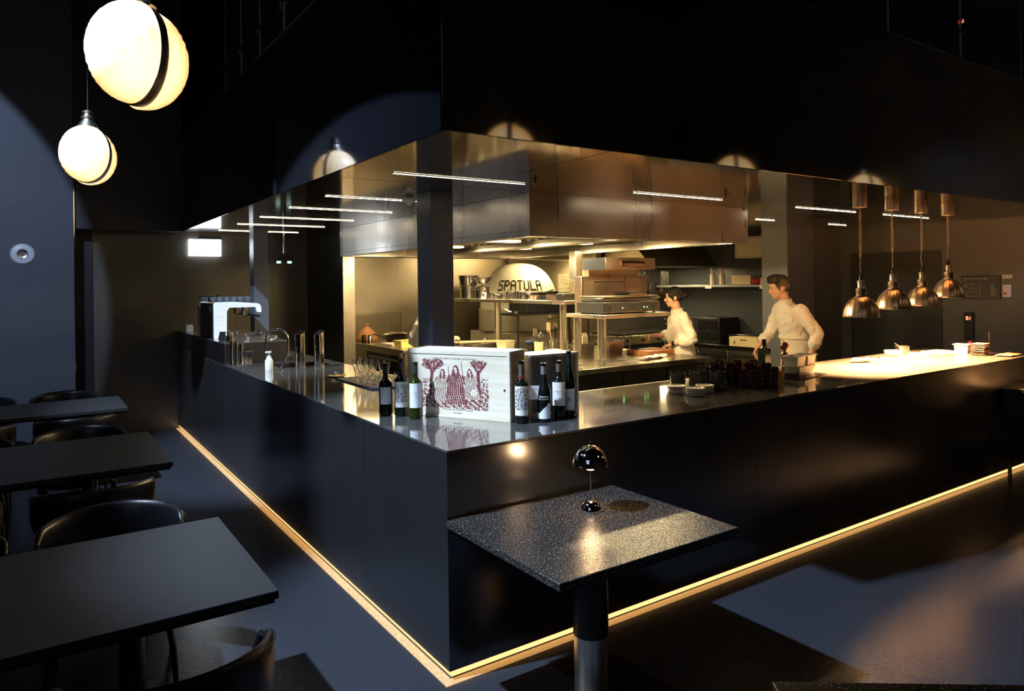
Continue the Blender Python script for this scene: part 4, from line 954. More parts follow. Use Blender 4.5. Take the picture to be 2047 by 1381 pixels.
# platform things
PT = HC+.2085
t = thing('espresso_machine','white and black two-group espresso machine with long arm','coffee machine',(.05,5.17,PT))
WHM = mat('machine_white',(.74,.77,.84),0,.35)
prof = [(0,0),(.13,0),(.135,.29),(.16,.325),(.43,.325),(.445,.27),(.49,.265),(.495,.30),(.485,.345),(.46,.365),(.30,.38),(.02,.385),(0,.37)]
def xprism(mb, poly, y0, y1):
    n = len(poly); vs = [(x,y0,z) for x, z in poly]+[(x,y1,z) for x, z in poly]
    return mb.add(vs, [tuple(range(n)), tuple(n+i for i in reversed(range(n)))]+[(i,(i+1) % n, n+(i+1) % n, n+i) for i in range(n)])
xprism(MB(), prof, 0, .025).build('side_cover', WHM, t, bevel=.003, label='white curved side cover')
xprism(MB(), prof, .725, .75).build('side_cover', WHM, t, bevel=.003, label='white curved side cover')
MB().box(-.001,.026,.004,.012,.724,.375).build('rear_panel', mat('machine_black',(.02,.02,.022),.2,.3), t)
xprism(MB(), [(.014,.0),(.12,0),(.12,.30),(.16,.32),(.43,.33),(.45,.36),(.014,.372)], .026,.724).build('body', mat('machine_black'), t)
MB().box(.12,.03,.0,.50,.72,.045).build('drip_tray', STEEL, t, bevel=.003)
for y in (.2,.55):
    g_ = MB().lathe([(.03,.24),(.036,.25),(.036,.32)],(.36,y,0),20).build('group_head', CHROME, t); MB().tube([(.36,y,.245),(.44,y-.02,.235),(.52,y-.03,.215)],[.02,.012,.012],10).build('portafilter', BLKP, g_)
MB().box(-.003,.12,.28,-.0012,.21,.345).build('sticker', LABW, t)
for k in range(5): MB().box(.004,-.0008,.05+k*.045,.105,.0005,.0515+k*.045).build('louvre_line', mat('seam_grey',(.35,.37,.42),0,.6), t)
cm = MB().shell([(.024,0),(.034,.02),(.036,.055)],n=18,t=.002).mesh('glass_cup',[mat('smoky_glass',(.30,.34,.36),0,.03,trans=.7)])
k = 0
for i in range(6):
    for j in range(2):
        o = bpy.data.objects.new('glass_cup', cm); COL.objects.link(o); o.location=(.07+j*.30 if False else .06+.072*i, 5.25+.09*j, PT+.386)
        tagobj(o,'smoky cup in the %s on the espresso machine, %s from its rear panel' % (['front row','back row'][j],['closest','second','third','fourth','fifth','sixth'][i]),'cup','smoky cups on the espresso machine')
t = thing('coffee_grinder','black coffee grinder with flat hopper lid behind the espresso machine','coffee grinder',(.20,6.15,PT))
MB().box(-.11,-.12,0,.12,.12,.33).build('body', BLKP, t, bevel=.01); MB().lathe([(.06,.331),(.085,.37),(.10,.44)],n=24).build('hopper', mat('smoky_glass'), t); MB().lathe([(.105,.441),(.105,.455),(0,.457)],n=24).build('lid', BLKP, t)
o = MB().box(-.03,-.05,0,.05,.05,.085).build('white_canister', WHITE, loc=(.06,6.72,PT), bevel=.004); tagobj(o,'small white canister at the end of the raised block','canister')
for i,(x,y) in enumerate([(.07,4.86),(.10,4.66)]):
    t = thing('milk_jug',['dark steel milk jug on the raised block','shiny steel milk jug at the raised block corner'][i],'jug',(x,y,PT)); MB().shell([(.038,0),(.04,.03),(.028,.075),(.032,.09)],n=20,t=.002).build('jug_body', [BLKP,CHROME][i], t)
    MB().tube([(.028,0,.08),(.06,0,.075),(.062,0,.03),(.038,0,.02)],.004,8).build('handle', [BLKP,CHROME][i], t)
t = thing('knock_box','steel drip slab beside the espresso machine arm','tray',(.42,4.80,PT)); MB().box(-.13,-.12,0,.15,.14,.035).build('slab', STEEL, t, bevel=.003)
t = thing('tamper','black tamping stand on the steel slab','tamper',(.42,4.84,PT+.0355)); MB().lathe([(.04,0),(.04,.02),(.015,.03),(.02,.06),(0,.07)],n=20).build('tamper_body', BLKP, t)
t = thing('small_spoon','small white spoon on the raised block end','spoon',(.50,4.55,PT)); MB().tube([(-.02,0,.006),(.02,0,.02),(.03,0,.045)],.0025,8).ell((-.025,0,.008),(.013,.010,.006),12,8).build('spoon_body', WHITE, t)

# ------------------------------------------------------------------ right arm of the bar
SM = MB().lathe([(0,0),(.045,0),(.062,.004),(.062,.0085),(.05,.009),(.045,.005),(0,.005)],n=28).mesh('side_plate',[mat('white_china',(.70,.66,.60),0,.3)])
for (x,y,n,l) in [(2.055,.52,5,'white side plate in the stack nearest the crates'),(2.075,.375,5,'white side plate in the front stack of three'),(2.215,.42,5,'white side plate in the stack beside the dark glasses')]:
    stack(SM,'side_plate',n,x,y,HC+.0005,.0105,l,'plate','side plates in the '+l[27:])
BW = MB().shell([(.035,0),(.052,.012),(.058,.040)],n=24,t=.0025).mesh('dark_bowl',[mat('dark_ceramic',(.045,.055,.05),0,.15)])
k = 0
for (x,y,n,w) in [(2.30,.74,3,'outer back'),(2.335,.59,4,'middle'),(2.40,.46,4,'front'),(2.465,.57,4,'inner')]:
    stack(BW,'dark_bowl',n,x,y,HC+.0005,.028,'dark green-black bowl in the %s bowl stack beside the side plates' % w,'bowl','dark bowls in the %s stack' % w)
TG = MB().shell([(.030,0),(.033,.004),(.038,.055)],n=20,t=.0025).mesh('tumbler',[mat('garnet_glass',(.10,.022,.018),0,.04,trans=.15,coat=.6)])
TG2 = MB().shell([(.030,0),(.033,.004),(.038,.055)],n=20,t=.0025).mesh('tumbler',[mat('plum_glass',(.05,.015,.022),0,.04,trans=.1,coat=.6)])
wi = 0; names_r = ['front','second','third','fourth','rear']; names_c = ['nearest the bowls','second from the bowls','third from the bowls','fourth from the bowls','nearest the yellow jars']
for i in range(5):
    for j in range(5):
        x = 2.52+.085*i+.015*(j%2); y = .34+.088*j
        if i == 0 and j < 3: continue
        n = 3 if (i+j) % 3 else 4
        stack([TG,TG2][(i*3+j) % 2],'tumbler',n,x,y,HC+.0005,.036,'garnet red tumbler in the %s row, stack %s' % (names_r[j],names_c[i]),'tumbler','red tumblers of the %s row, stack %s' % (names_r[j],names_c[i]),jit=.001)
for i,(x,y) in enumerate([(2.985,.39),(3.03,.49),(3.07,.60)]):
    t = thing('yellow_jar','squat yellow glass jar beside the red tumblers, %s' % ['at the front','in the middle','at the back'][i],'jar',(x,y,HC+.0005),0,'yellow jars'); MB().shell([(.036,0),(.042,.02),(.038,.075),(.030,.09)],n=22,t=.003).build('jar_glass', mat('amber_glass',(.70,.50,.20),0,.08,trans=.5), t); MB().lathe([(0,.004),(.034,.004),(.038,.02),(.036,.05),(0,.05)],n=22).build('filling', mat('yellow_fill',(.62,.46,.14),0,.5), t)
t = thing('serving_tray','thin dark tray under the grey ceramic boxes','tray',(3.46,.55,HC+.0005),R(10)); MB().box(-.19,-.15,0,.19,.15,.008).build('tray_body', BLKP, t, bevel=.002)
gb = mat('grey_ceramic',(.36,.34,.30),0,.5)
gn('long grey ceramic box on the dark tray', 3.50,.56,HC+.009,.30,.13,.065,R(10),gb,'ceramic_box','box')
o = MB().box(-.055,-.06,0,.055,.06,.055).build('black_box', BLKP, loc=(3.22,.42,HC+.0005), rz=R(10), bevel=.003); tagobj(o,'small glossy black box before the grey ceramic boxes','box')
t = gn('grey ceramic box resting on the long one, nearest the tumblers', 3.385,.53,HC+.080,.15,.12,.075,R(10),gb,'ceramic_box','box')
t = gn('grey ceramic box resting on the long one, nearest the heat lamps', 3.565,.56,HC+.080,.15,.12,.075,R(10),gb,'ceramic_box','box')
t = thing('pepper_mill','turned dark wood pepper mill behind the ceramic boxes','pepper mill',(3.62,.78,HC+.0005))
MB().lathe([(0,0),(.032,0),(.034,.01),(.024,.05),(.020,.09),(.030,.115),(.030,.14),(.018,.155),(.022,.165),(.036,.19),(.036,.215),(.022,.235),(0,.24)],n=24).build('mill_body', mat('dark_turned_wood',(.10,.025,.015),0,.25,coat=.5), t)
MB().lathe([(.006,.24),(.008,.252),(0,.258)],n=12).build('knob', CHROME, t)
t = thing('oil_bottle','square dark green oil bottle behind the yellow jars','bottle',(3.46,.86,HC+.0005))
MB().box(-.036,-.036,0,.036,.036,.19).lathe([(.036,.19),(.020,.205),(.016,.21),(0,.21)],n=20).build('bottle_glass', mat('oil_green',(.008,.02,.008),0,.06,trans=.15), t); MB().lathe([(.018,.211),(.018,.265),(0,.267)],n=20).build('cap', BLKP, t)
# things under the heat lamps
wcl = mat('white_cloth',(.80,.78,.74),0,.9); BOARD = mat('pale_board',(.72,.62,.46),0,.5); WCH = mat('white_china')
def cloth(lab, x, y, z, sx, sy, rz, m_, amp=.008, name='folded_napkin', cat='napkin'):
    mb = MB(); N, K = 14, 8
    for i in range(N+1):
        for j in range(K+1):
            u, v = i/N, j/K; mb.v.append(((u-.5)*sx+.006*sin(v*7), (v-.5)*sy+.006*sin(u*9), .004+amp*(1+sin(u*11+v*4+x*7))*.5+amp*.5*(1+sin(v*13+u*3))))
    for i in range(N):
        for j in range(K): mb.f.append((i*(K+1)+j,(i+1)*(K+1)+j,(i+1)*(K+1)+j+1,i*(K+1)+j+1)); mb.m.append(0)
    return tagobj(solid(mb.build(name, m_, loc=(x,y,z), rz=rz), .005), lab, cat)
cloth('rolled white cloth lying on the bright pass counter',4.66,.70,HC+.001,.22,.07,R(-22),wcl,.018)
t = thing('serving_board','pale board with rounded corners at the front of the pass','board',(4.98,.62,HC+.0005),R(-20)); MB().box(-.13,-.09,0,.13,.09,.012).build('board', BOARD, t, bevel=.005)
t = thing('serving_board','long pale board carrying both bowls on the pass','board',(5.42,.70,HC+.0005),R(8)); MB().box(-.32,-.12,0,.34,.12,.014).build('board', BOARD, t, bevel=.005)
o = MB().shell([(.045,0),(.072,.025),(.078,.06)],n=28,t=.003).build('soup_bowl', WCH, loc=(5.18,.70,HC+.015)); tagobj(o,'white bowl of orange soup nearer the man','bowl')
o = MB().lathe([(0,.0445),(.071,.0445),(.071,.0465),(0,.047)],n=28).build('orange_soup', mat('orange_soup',(.75,.22,.03),0,.3), loc=(5.18,.70,HC+.015)); tagobj(o,'orange soup filling the white bowl','soup',kind='stuff')
o = MB().shell([(.055,0),(.064,.005),(.064,.085)],n=28,t=.003).build('sauce_pot', STEEL, loc=(5.42,.74,HC+.015)); tagobj(o,'small steel pot on the long pale board','pot')
t = thing('spoon','silver spoon leaning out of the small steel pot','spoon',(5.42,.74,HC+.02)); MB().tube([(-.02,0,.005),(-.07,-.0,.09),(-.13,0,.115)],.004,8).build('spoon_body', STEEL, t)
for i in range(3):
    o = MB().box(-.15,-.11,0,.15,.11,.0035).build('menu_card', mat('menu_paper',(.62,.42,.30),0,.7), loc=(6.02+.03*i,.66+.02*i,HC+.001+.004*i), rz=R([-14,6,-4][i])); tagobj(o,['menu sheet at the bottom of the loose pile','menu sheet in the middle of the loose pile','menu sheet on top of the loose pile'][i],'menu','menu sheets beside the pass')
gn('white china box behind the brown napkins', 6.16,.52,HC+.001,.14,.12,.085,R(12),WCH,'china_box','box')
for i in range(7):
    cloth('brown folded napkin, %s of the stack beside the white china box' % ['bottom','second','third','fourth','fifth','sixth','top'][i],6.10+random.uniform(-.006,.006),.33+random.uniform(-.006,.006),HC+.001+.0165*i,.22,.12,R(8+random.uniform(-4,4)),mat('brown_linen',(.22,.10,.055),0,.95),.002)
cloth('flat reddish brown napkin at the counter end',6.22,.13,HC+.001,.34,.14,R(3),mat('rust_linen',(.36,.15,.08),0,.95),.004)
t = thing('ticket_spike','thin metal ticket spike beyond the napkins','spike',(6.36,.36,HC+.0005)); MB().lathe([(.04,0),(.04,.006),(0,.01)],n=20).tube([(0,0,.008),(0,0,.20)],.0025,6).ell((0,0,.20),(.006,.006,.008),10,6).build('spike_body', STEEL, t)
o = MB().ell((0,0,.055),(.035,.03,.055),16,10).build('red_ornament', mat('red_gloss',(.5,.02,.03),0,.15), loc=(6.33,.52,HC+.001)); tagobj(o,'glossy red ornament behind the brown napkins','ornament')

# ------------------------------------------------------------------ heat lamps
NICK = mat('satin_brass_nickel',(.78,.60,.42),1,.30)
for i,(x,z) in enumerate([(4.155,1.48),(4.66,1.53),(5.17,1.545),(5.67,1.61)]):
    t = thing('heat_lamp',['heat lamp hanging lowest, nearest the chef','second heat lamp from the chef','third heat lamp from the chef','heat lamp hanging highest, nearest the wall signs'][i],'heat lamp',(x,.42,z),0,'fluted dome heat lamps over the pass')
    w = lambda a: 1+.022*abs(cos(8*a))
    MB().lathe([(0,.160),(.05,.160),(.085,.136),(.110,.098),(.126,.055),(.132,.02),(.135,.001),(.138,.0),(.139,.004),(.137,.02),(.131,.055),(.115,.10),(.088,.14),(.055,.165),(.040,.172),(0,.173)],n=96,wob=w).build('shade', NICK, t)
    MB().lathe([(.044,.172),(.044,.180),(.036,.182),(.040,.19),(.040,.235),(.030,.238),(.027,.245),(.027,.30),(.020,.305),(0,.306)],n=32).build('neck', NICK, t)
    MB().tube([(-.027,0,.285),(-.05,0,.29)],.004,8).ell((-.052,0,.29),(.007,.007,.007),10,6).build('switch', CHROME, t)
    MB().lathe([(.0,.306),(.015,.306),(.012,.345),(.006,.36)],n=16).build('cord_grip', BLKP, t)
    zt = HS-z-.118
    tb = MB(); tb.tube([(.0,0,.36),(.012*sin(i*2),.006,.42),(.0,0,.52),(0,0,zt)], .0035, 8)
    Lc = zt-.50; N = int(Lc/.016); pts = [(.0095*cos(2*pi*k/10), .0095*sin(2*pi*k/10), .50+Lc*k/(N*10)) for k in range(N*10+1)]
    tb.tube(pts, .0028, 5); tb.build('coiled_cord', mat('cord_grey',(.30,.24,.18),.3,.4), t)
    MB().lathe([(0,zt-.0),(.052,zt),(.055,zt+.004),(.055,zt+.117),(0,zt+.117)],n=40).build('ceiling_cup', NICK, t)
    MB().ell((0,0,.085),(.034,.034,.042),16,10).build('bulb', mat('heat_bulb',(1,.6,.3),0,.3,emit=(1,.60,.26),estr=60), t)
    light('SPOT', (0,0,.018), 1050, (1.0,.49,.18), aim=(0,0,-1), size=.02, spot=R(112), blend=.5, parent=t)

# ------------------------------------------------------------------ table with lamp
def table_top(nm, lab, x0, y0, x1, y1, z, grp=None, th=.03, under=.015, m_=STONE):
    t = thing(nm, lab, 'table', ((x0+x1)/2,(y0+y1)/2,0), 0, grp); hx, hy = (x1-x0)/2, (y1-y0)/2
    MB().box(-hx,-hy,z-th, hx,hy,z).build('tabletop', m_, t, bevel=.003)
    MB().box(-hx+.012,-hy+.012,z-th-under, hx-.012,hy-.012,z-th-.0005).build('underframe', BLKP, t)
    return t
t = table_top('cafe_table','square speckled black table butted against the bar corner',-.02,-.845,.955,-.02,.735)
MB().lathe([(.077,.26),(.077,.689)],n=48).build('column', mat('black_tube',(.012,.012,.014),0,.35), t)
MB().lathe([(.074,.012),(.074,.2595)],n=48).build('lower_column', BRUSH, t, label='bare steel lower column')
MB().box(-.30,-.28,0,.30,.28,.011).build('base_plate', mat('base_plate_steel',(.07,.065,.06),1,.3), t, bevel=.002)
t = thing('table_lamp','small chrome mushroom table lamp on the speckled table','table lamp',(.59,-.30,.7352))
def dome(r, h, n=16): return [(r*cos(pi/2*i/n), h*sin(pi/2*i/n)) for i in range(n+1)]
MB().lathe([(0,0)]+[(.0495,.002)]+dome(.050,.056)[1:],n=40).build('base', CHROME, t)
MB().tube([(0,0,.055),(0,0,.225)],.0032,12).build('stem', CHROME, t)
MB().lathe([(0,.302)]+[(r_-.002,z_+.213) for r_, z_ in reversed(dome(.083,.089)[:-1])]+[(r_,z_+.213) for r_, z_ in dome(.083,.092)[:-1]]+[(0,.305)],n=48).build('lamp_shade', CHROME, t)
MB().lathe([(0,.188),(.018,.192),(.030,.205),(.036,.222),(.030,.235),(0,.24)],n=28).build('diffuser', mat('lamp_diffuser',(.9,.8,.65),0,.4,emit=(1,.72,.42),estr=3), t)
MB().lathe([(.0045,.305),(.0045,.318),(.002,.323),(0,.323)],n=12).build('finial', CHROME, t)
light('POINT',(0,0,.17),1.8,(1,.62,.30),size=.02,parent=t)
# ------------------------------------------------------------------ dining tables and chairs
LT = mat('dark_laminate',(.022,.022,.023),0,.42,spec=.35,noise=(180,(.042,.042,.042),.5,.75),bump=.10,bscale=160)
TABS = [(-.31,.66),(1.92,3.05),(4.34,5.18)]
for i,(y0,y1) in enumerate(TABS):
    t = table_top('dining_table',['large dark dining table nearest the camera, edge towards the glowing strip','dark dining table between the first and third rows','dark dining table furthest along, by the grey wall'][i],-2.75,y0,-.84,y1,.735,'dark dining tables',m_=LT)
    for s in (-1,1):
        MB().lathe([(.045,.016),(.045,.69)],(s*.55,0,0),24).build('pedestal', BLKP, t); MB().box(s*.55-.2,-.22,0,s*.55+.2,.22,.015).build('base_plate', BLKP, t, bevel=.003)
def make_chair():
    c = thing('tub_chair','x','chair')
    # local: seat centre origin, faces +Y ; back wraps at -Y
    s_ = MB(); n = 40
    def se(a, rx, ry, p=.75): return (rx*(abs(cos(a))**p)*(1 if cos(a) >= 0 else -1), ry*(abs(sin(a))**p)*(1 if sin(a) >= 0 else -1))
    rings = []
    for z, k in ((.40,.93),(.405,.98),(.43,1.0),(.455,.98),(.465,.90),(.468,.6),(.469,.15)):
        rings.append([(se(2*pi*i/n,.245*k,.235*k)[0], se(2*pi*i/n,.245*k,.235*k)[1], z) for i in range(n)])
    s_.loft(rings).build('seat', LEATH, c)
    b_ = MB(); N = 44; rings = []
    for i in range(N+1):
        u = i/N; a = pi*(1+u) if False else R(-10)-R(160+0)*0
        ang = R(178)+R(184)*u            # from left arm tip around the back to the right arm tip
        cx, cy = .285*cos(ang), .265*sin(ang)
        out = Vector((cos(ang), sin(ang), 0)).normalized()
        back = max(0, -sin(ang))
        top = .71+.045*back**.8; bot = .655-.235*back**.55
        endk = min(1, min(u,1-u)*9+.25); th = .024*(.7+.3*back)
        rg = []
        for k in range(16):
            q = 2*pi*k/16; hz = (top-bot)/2*endk; mid = (top+bot)/2
            zz = mid+hz*(abs(sin(q))**.6)*(1 if sin(q) >= 0 else -1); rad = th*(abs(cos(q))**.7)*(1 if cos(q) >= 0 else -1)*endk
            lean = (zz-.5)*.10*back
            rg.append((cx+out.x*(rad+lean), cy+out.y*(rad+lean), zz))
        rings.append(rg)
    br = b_.loft(rings).build('backrest', LEATH, c, ang=60)
    pp = MB(); pl = []
    for i in range(N-3):
        ang = R(178)+R(184)*(i+2)/N; back = max(0,-sin(ang)); top = .71+.045*back**.8
        pl.append(((.285+.018*back+.02)*cos(ang), (.265+.018*back+.02)*sin(ang), top-.018))
    pp.tube(pl,.0028,6).build('piping', LEATH, br)
    for (sx,sy) in ((-1,-1),(1,-1),(-1,1),(1,1)):
        MB().tube([(sx*.20,sy*.18,.41),(sx*.235,sy*.215,.20),(sx*.245,sy*.225,.0)],[.016,.014,.011],12).build('leg', BLKP, c)
    for s in (-1,1):
        MB().tube([(s*.22,.16,.42),(s*.265,.10,.55),(s*.282,.02,.675)],[.012,.012,.012],10).build('arm_support', BLKP, c)
    return c
CH = make_chair(); first = True
spots = [(-1.22,-.48,R(0),'chair tucked under the front of the nearest table, closest to the camera'),
 (-1.93,-.48,R(0),'chair at the front of the nearest table, towards the frame edge'),
 (-1.25,.86,pi+R(-6),'chair on the far side of the nearest table, by the aisle'),
 (-1.93,.84,pi,'chair on the far side of the nearest table, inner seat'),
 (-1.27,1.72,R(3),'chair at the front of the middle table, by the aisle'),
 (-1.97,1.70,0,'chair at the front of the middle table, inner seat'),
 (-1.26,3.22,pi+R(-3),'chair on the far side of the middle table, by the aisle'),
 (-1.95,3.20,pi,'chair on the far side of the middle table, inner seat'),
 (-1.25,4.16,R(2),'chair at the front of the third table, by the aisle'),
 (-1.95,4.14,0,'chair at the front of the third table, inner seat'),
 (-1.27,5.50,pi,'chair behind the third table against the grey wall, by the aisle'),
 (-1.97,5.50,pi,'chair behind the third table against the grey wall, inner seat')]
for x,y,rz,l in spots:
    if first: CH.location=(x,y,0); CH.rotation_euler=(0,0,rz); CH['label']=l; CH['group']='black leather tub chairs'; first=False
    else: dup(CH,(x,y,0),rz,l,'black leather tub chairs')
# corner of another table at the bottom edge, and the bucket stand at the frame edge
t = table_top('cafe_table','dark table corner at the lower frame edge',0,0,.95,.95,.735)
t.rotation_euler.z = R(-37); t.location = Vector((.06,-1.65,0))+Matrix.Rotation(R(-37),3,'Z')@Vector((.475,-.475,0))
MB().lathe([(.05,.012),(.05,.69)],n=32).build('column', BLKP, t); MB().box(-.25,-.25,0,.25,.25,.011).build('base_plate', BLKP, t)
t = thing('side_stand','black side stand with steel-edged ledge at the counter end','stand',(6.0,-.42,0)); MB().box(-.38,-.36,.58,.38,.38,.80).build('cabinet', BLKM, t, bevel=.003)
for sx_ in (-1,1):
    for sy_ in (-1,1): MB().box(sx_*.36-.012,sy_*.34-.012,0,sx_*.36+.012,sy_*.34+.012,.58).build('leg', BLKM, t)
MB().box(-.385,-.365,.80,.385,.385,.806).build('ledge', STEEL, t)
t = thing('ice_bucket','round brushed steel bucket on the black side stand','bucket',(6.02,-.42,.8065)); MB().shell([(.20,0),(.21,.01),(.215,.24),(.222,.245),(.222,.255)],n=40,t=.004).build('bucket_body', BRUSH, t)

# ------------------------------------------------------------------ signs and small wall things
t = thing('fire_speaker','round white alarm sounder on the blue-grey wall','alarm',(-1.62,6.697,2.19)); 
MB().lathe([(0,0),(.115,0),(.115,.012),(.10,.03),(.06,.036),(.055,.03),(.02,.03),(0,.032)],n=40).build('alarm_body', WHITE, t, rot=(pi/2,0,0)); MB().lathe([(.05,.0365),(.046,.040),(.02,.034),(0,.034)],n=28).build('alarm_grille', STEEL, t, rot=(pi/2,0,0))
t = thing('exit_sign','glowing white emergency exit sign on the rear wall','exit sign',(.335,7.06,2.205)); MB().box(-.195,.0,0,.195,.055,.215).build('light_box', mat('sign_glow',(1,1,1),0,.5,emit=(.80,.90,1),estr=3.2), t)
bt = MB().box(-.075,-.03,.218,.20,.05,.262).build('bracket', BLKP, t)
light('AREA',(-.02,-.02,.1),.8,(.70,.84,1),aim=(-.02,-5,.1),size=.38,size_y=.2,parent=t)
t = thing('rail_lamp','slim steel rod with a dark twin spotlight hanging from the soffit','ceiling lamp',(1.22,6.62,0)); MB().tube([(0,0,2.23),(0,0,HS-.001)],.013,10).build('rod', STEEL, t); MB().box(-.10,-.05,2.13,.10,.05,2.23).build('housing', BLKP, t, bevel=.006)
MB().lathe([(.0,2.10),(.028,2.10),(.028,2.13)],(-.07,0,0),16).lathe([(.0,2.10),(.028,2.10),(.028,2.13)],(.07,0,0),16).build('spot_lens', mat('cyan_lens',(.5,.9,.9),0,.3,emit=(.6,.95,.95),estr=.9), t)
t = thing('ceiling_camera','small white dome camera under the soffit by the column','camera',(.97,2.35,HS)); MB().lathe([(0,-.075),(.012,-.072),(.03,-.05),(.055,-.04),(.06,-.02),(.03,-.012),(.03,0),(0,0)],n=28).build('camera_body', WHITE, t)
for i,(x,y) in enumerate([(1.28,1.05),(3.15,.98)]):
    t = thing('sprinkler',['small chrome sprinkler below the soffit near the column','small chrome sprinkler above the island pass'][i],'sprinkler',(x,y,HS)); MB().lathe([(0,-.035),(.022,-.035),(.022,-.032),(.006,-.028),(.006,-.004),(.03,-.003),(.03,0)],n=20).build('sprinkler_head', CHROME, t)
# evacuation plan board on the lobby wall (x = 8 plane, text reads towards -x)
t = thing('evacuation_plan','black emergency evacuation plan board on the lobby wall','sign',(7.995,1.10,1.675))
MB().box(-.010,-.215,-.145,.004,.215,.145).build('board', BLKM, t, bevel=.002)
def onwall(y, z, off=-.0112): return Matrix.Translation((off,y,z)) @ Matrix(((0,0,-1,0),(-1,0,0,0),(0,1,0,0),(0,0,0,1)))
SG = mat('sign_white',(.75,.75,.72),0,.6)
tm = text_mb('EMERGENCY EVACUATION PLAN', .016, onwall(.19,.10), depth=.0002, align='LEFT'); text_mb('B1', .026, onwall(-.05,.097), tm, depth=.0002, align='LEFT'); text_mb('PLAN', .012, onwall(.19,.078), tm, depth=.0002, align='LEFT')
for k in range(9): text_mb(['ROUTE','EXIT','STAIRS','FIRE HOSE','EXTINGUISHER','ALARM','MEETING POINT','KEEP CALM','USE STAIRS'][k], .010, onwall(-.11,.03-k*.017), tm, depth=.0002, align='LEFT')
tm.build('sign_text', SG, t)
b = MB(); b.X = onwall(.095,-.03)
for (x0,y0,x1,y1) in ((-.09,-.08,.09,-.077),(-.09,.067,.09,.07),(-.09,-.08,-.087,.07),(.087,-.08,.09,.07),(-.03,-.03,.03,-.027),(-.03,.02,.03,.023),(-.03,-.03,-.027,.023),(.027,-.03,.03,.023),(-.09,.03,-.05,.033),(-.05,.03,-.047,.07),(.05,-.05,.053,.04),(.05,-.05,.09,-.047),(-.06,-.08,-.057,-.03),(-.01,.023,-.007,.07)): b.box(x0,y0,-.0004,x1,y1,.0004)
b.build('floor_plan_drawing', mat('plan_gold',(.45,.40,.28),0,.6), t)
t = thing('room_tag','small cream label above the white call box','sign',(7.994,.815,1.80)); MB().box(-.004,-.05,-.022,.004,.05,.022).build('tag_plate', mat('tag_cream',(.66,.64,.50),0,.6), t); text_mb('08 : 20', .026, onwall(0,-.009,-.0046), depth=.0002).build('tag_text', BLKM, t)
t = thing('call_box','small white box with red mark beside the evacuation plan','switch',(7.994,.815,1.63)); MB().box(-.03,-.045,-.075,.004,.045,.075).build('box_body', mat('pinkish_white',(.70,.62,.58),0,.5), t, bevel=.008); MB().box(-.0315,-.0,-.04,-.0302,.03,-.015).build('red_mark', mat('red_gloss'), t)
for i,(y,z) in enumerate([(1.235,1.20),(1.27,4.86)]):
    t = thing('lift_display',['black lift call panel with red B1 on the lobby wall','upper floor lift panel with red B1 above the fascia'][i],'lift panel',(7.995,y,z),0,'lift call panels')
    MB().box(-.014,-.055,-.17,.004,.055,.17).build('panel', BLKP, t, bevel=.004)
    text_mb('B1', .062, onwall(0,.075,-.0165), depth=.0006).build('digits', mat('red_led',(1,.1,.05),0,.4,emit=(1,.10,.04),estr=6), t)
    b = MB(); b.X = onwall(0,-.03,-.0155); b.lathe([(.016,0),(.020,0),(.020,.002),(.016,.002),(.016,0)],n=24).lathe([(.016,0),(.020,0),(.020,.002),(.016,.002),(.016,0)],(0,-.07,0),n=24); b.build('call_button', mat('ring_grey',(.25,.25,.25),.8,.3), t)
# ------------------------------------------------------------------ people
SKIN = mat('skin',(.62,.34,.22),0,.5,noise=(20,(.66,.38,.25),.4,.6)); SKIN.node_tree.nodes['Principled BSDF'].inputs['Subsurface Weight'].default_value = .08
HAIR = mat('black_hair',(.009,.007,.006),0,.6,spec=.25,bump=.3,bscale=60,stretch=(1,1,.2))
JACK = mat('chef_white',(.76,.69,.60),0,.85,bump=.6,bscale=13)
APRN = mat('apron_cream',(.70,.63,.52),0,.85,bump=.15,bscale=12)
TROU = mat('black_cotton',(.02,.02,.022),0,.8)
def limb(mb, pts, rs, n=16):
    P = [Vector(p) for p in pts]; out = []; rr = []
    for i in range(len(P)-1):
        for k in range(5):
            t = k/5; out.append(P[i].lerp(P[i+1], t)); rr.append(rs[i]*(1-t)+rs[i+1]*t)
    out.append(P[-1]); rr.append(rs[-1])
    for _ in range(2):
        out = [out[0]]+[(out[i-1]+out[i]*2+out[i+1])/4 for i in range(1,len(out)-1)]+[out[-1]]
    mb.tube(out, rr, n)
    for q, r in ((P[0],rs[0]),(P[-1],rs[-1])): mb.ell(q,(r,r,r),14,8)
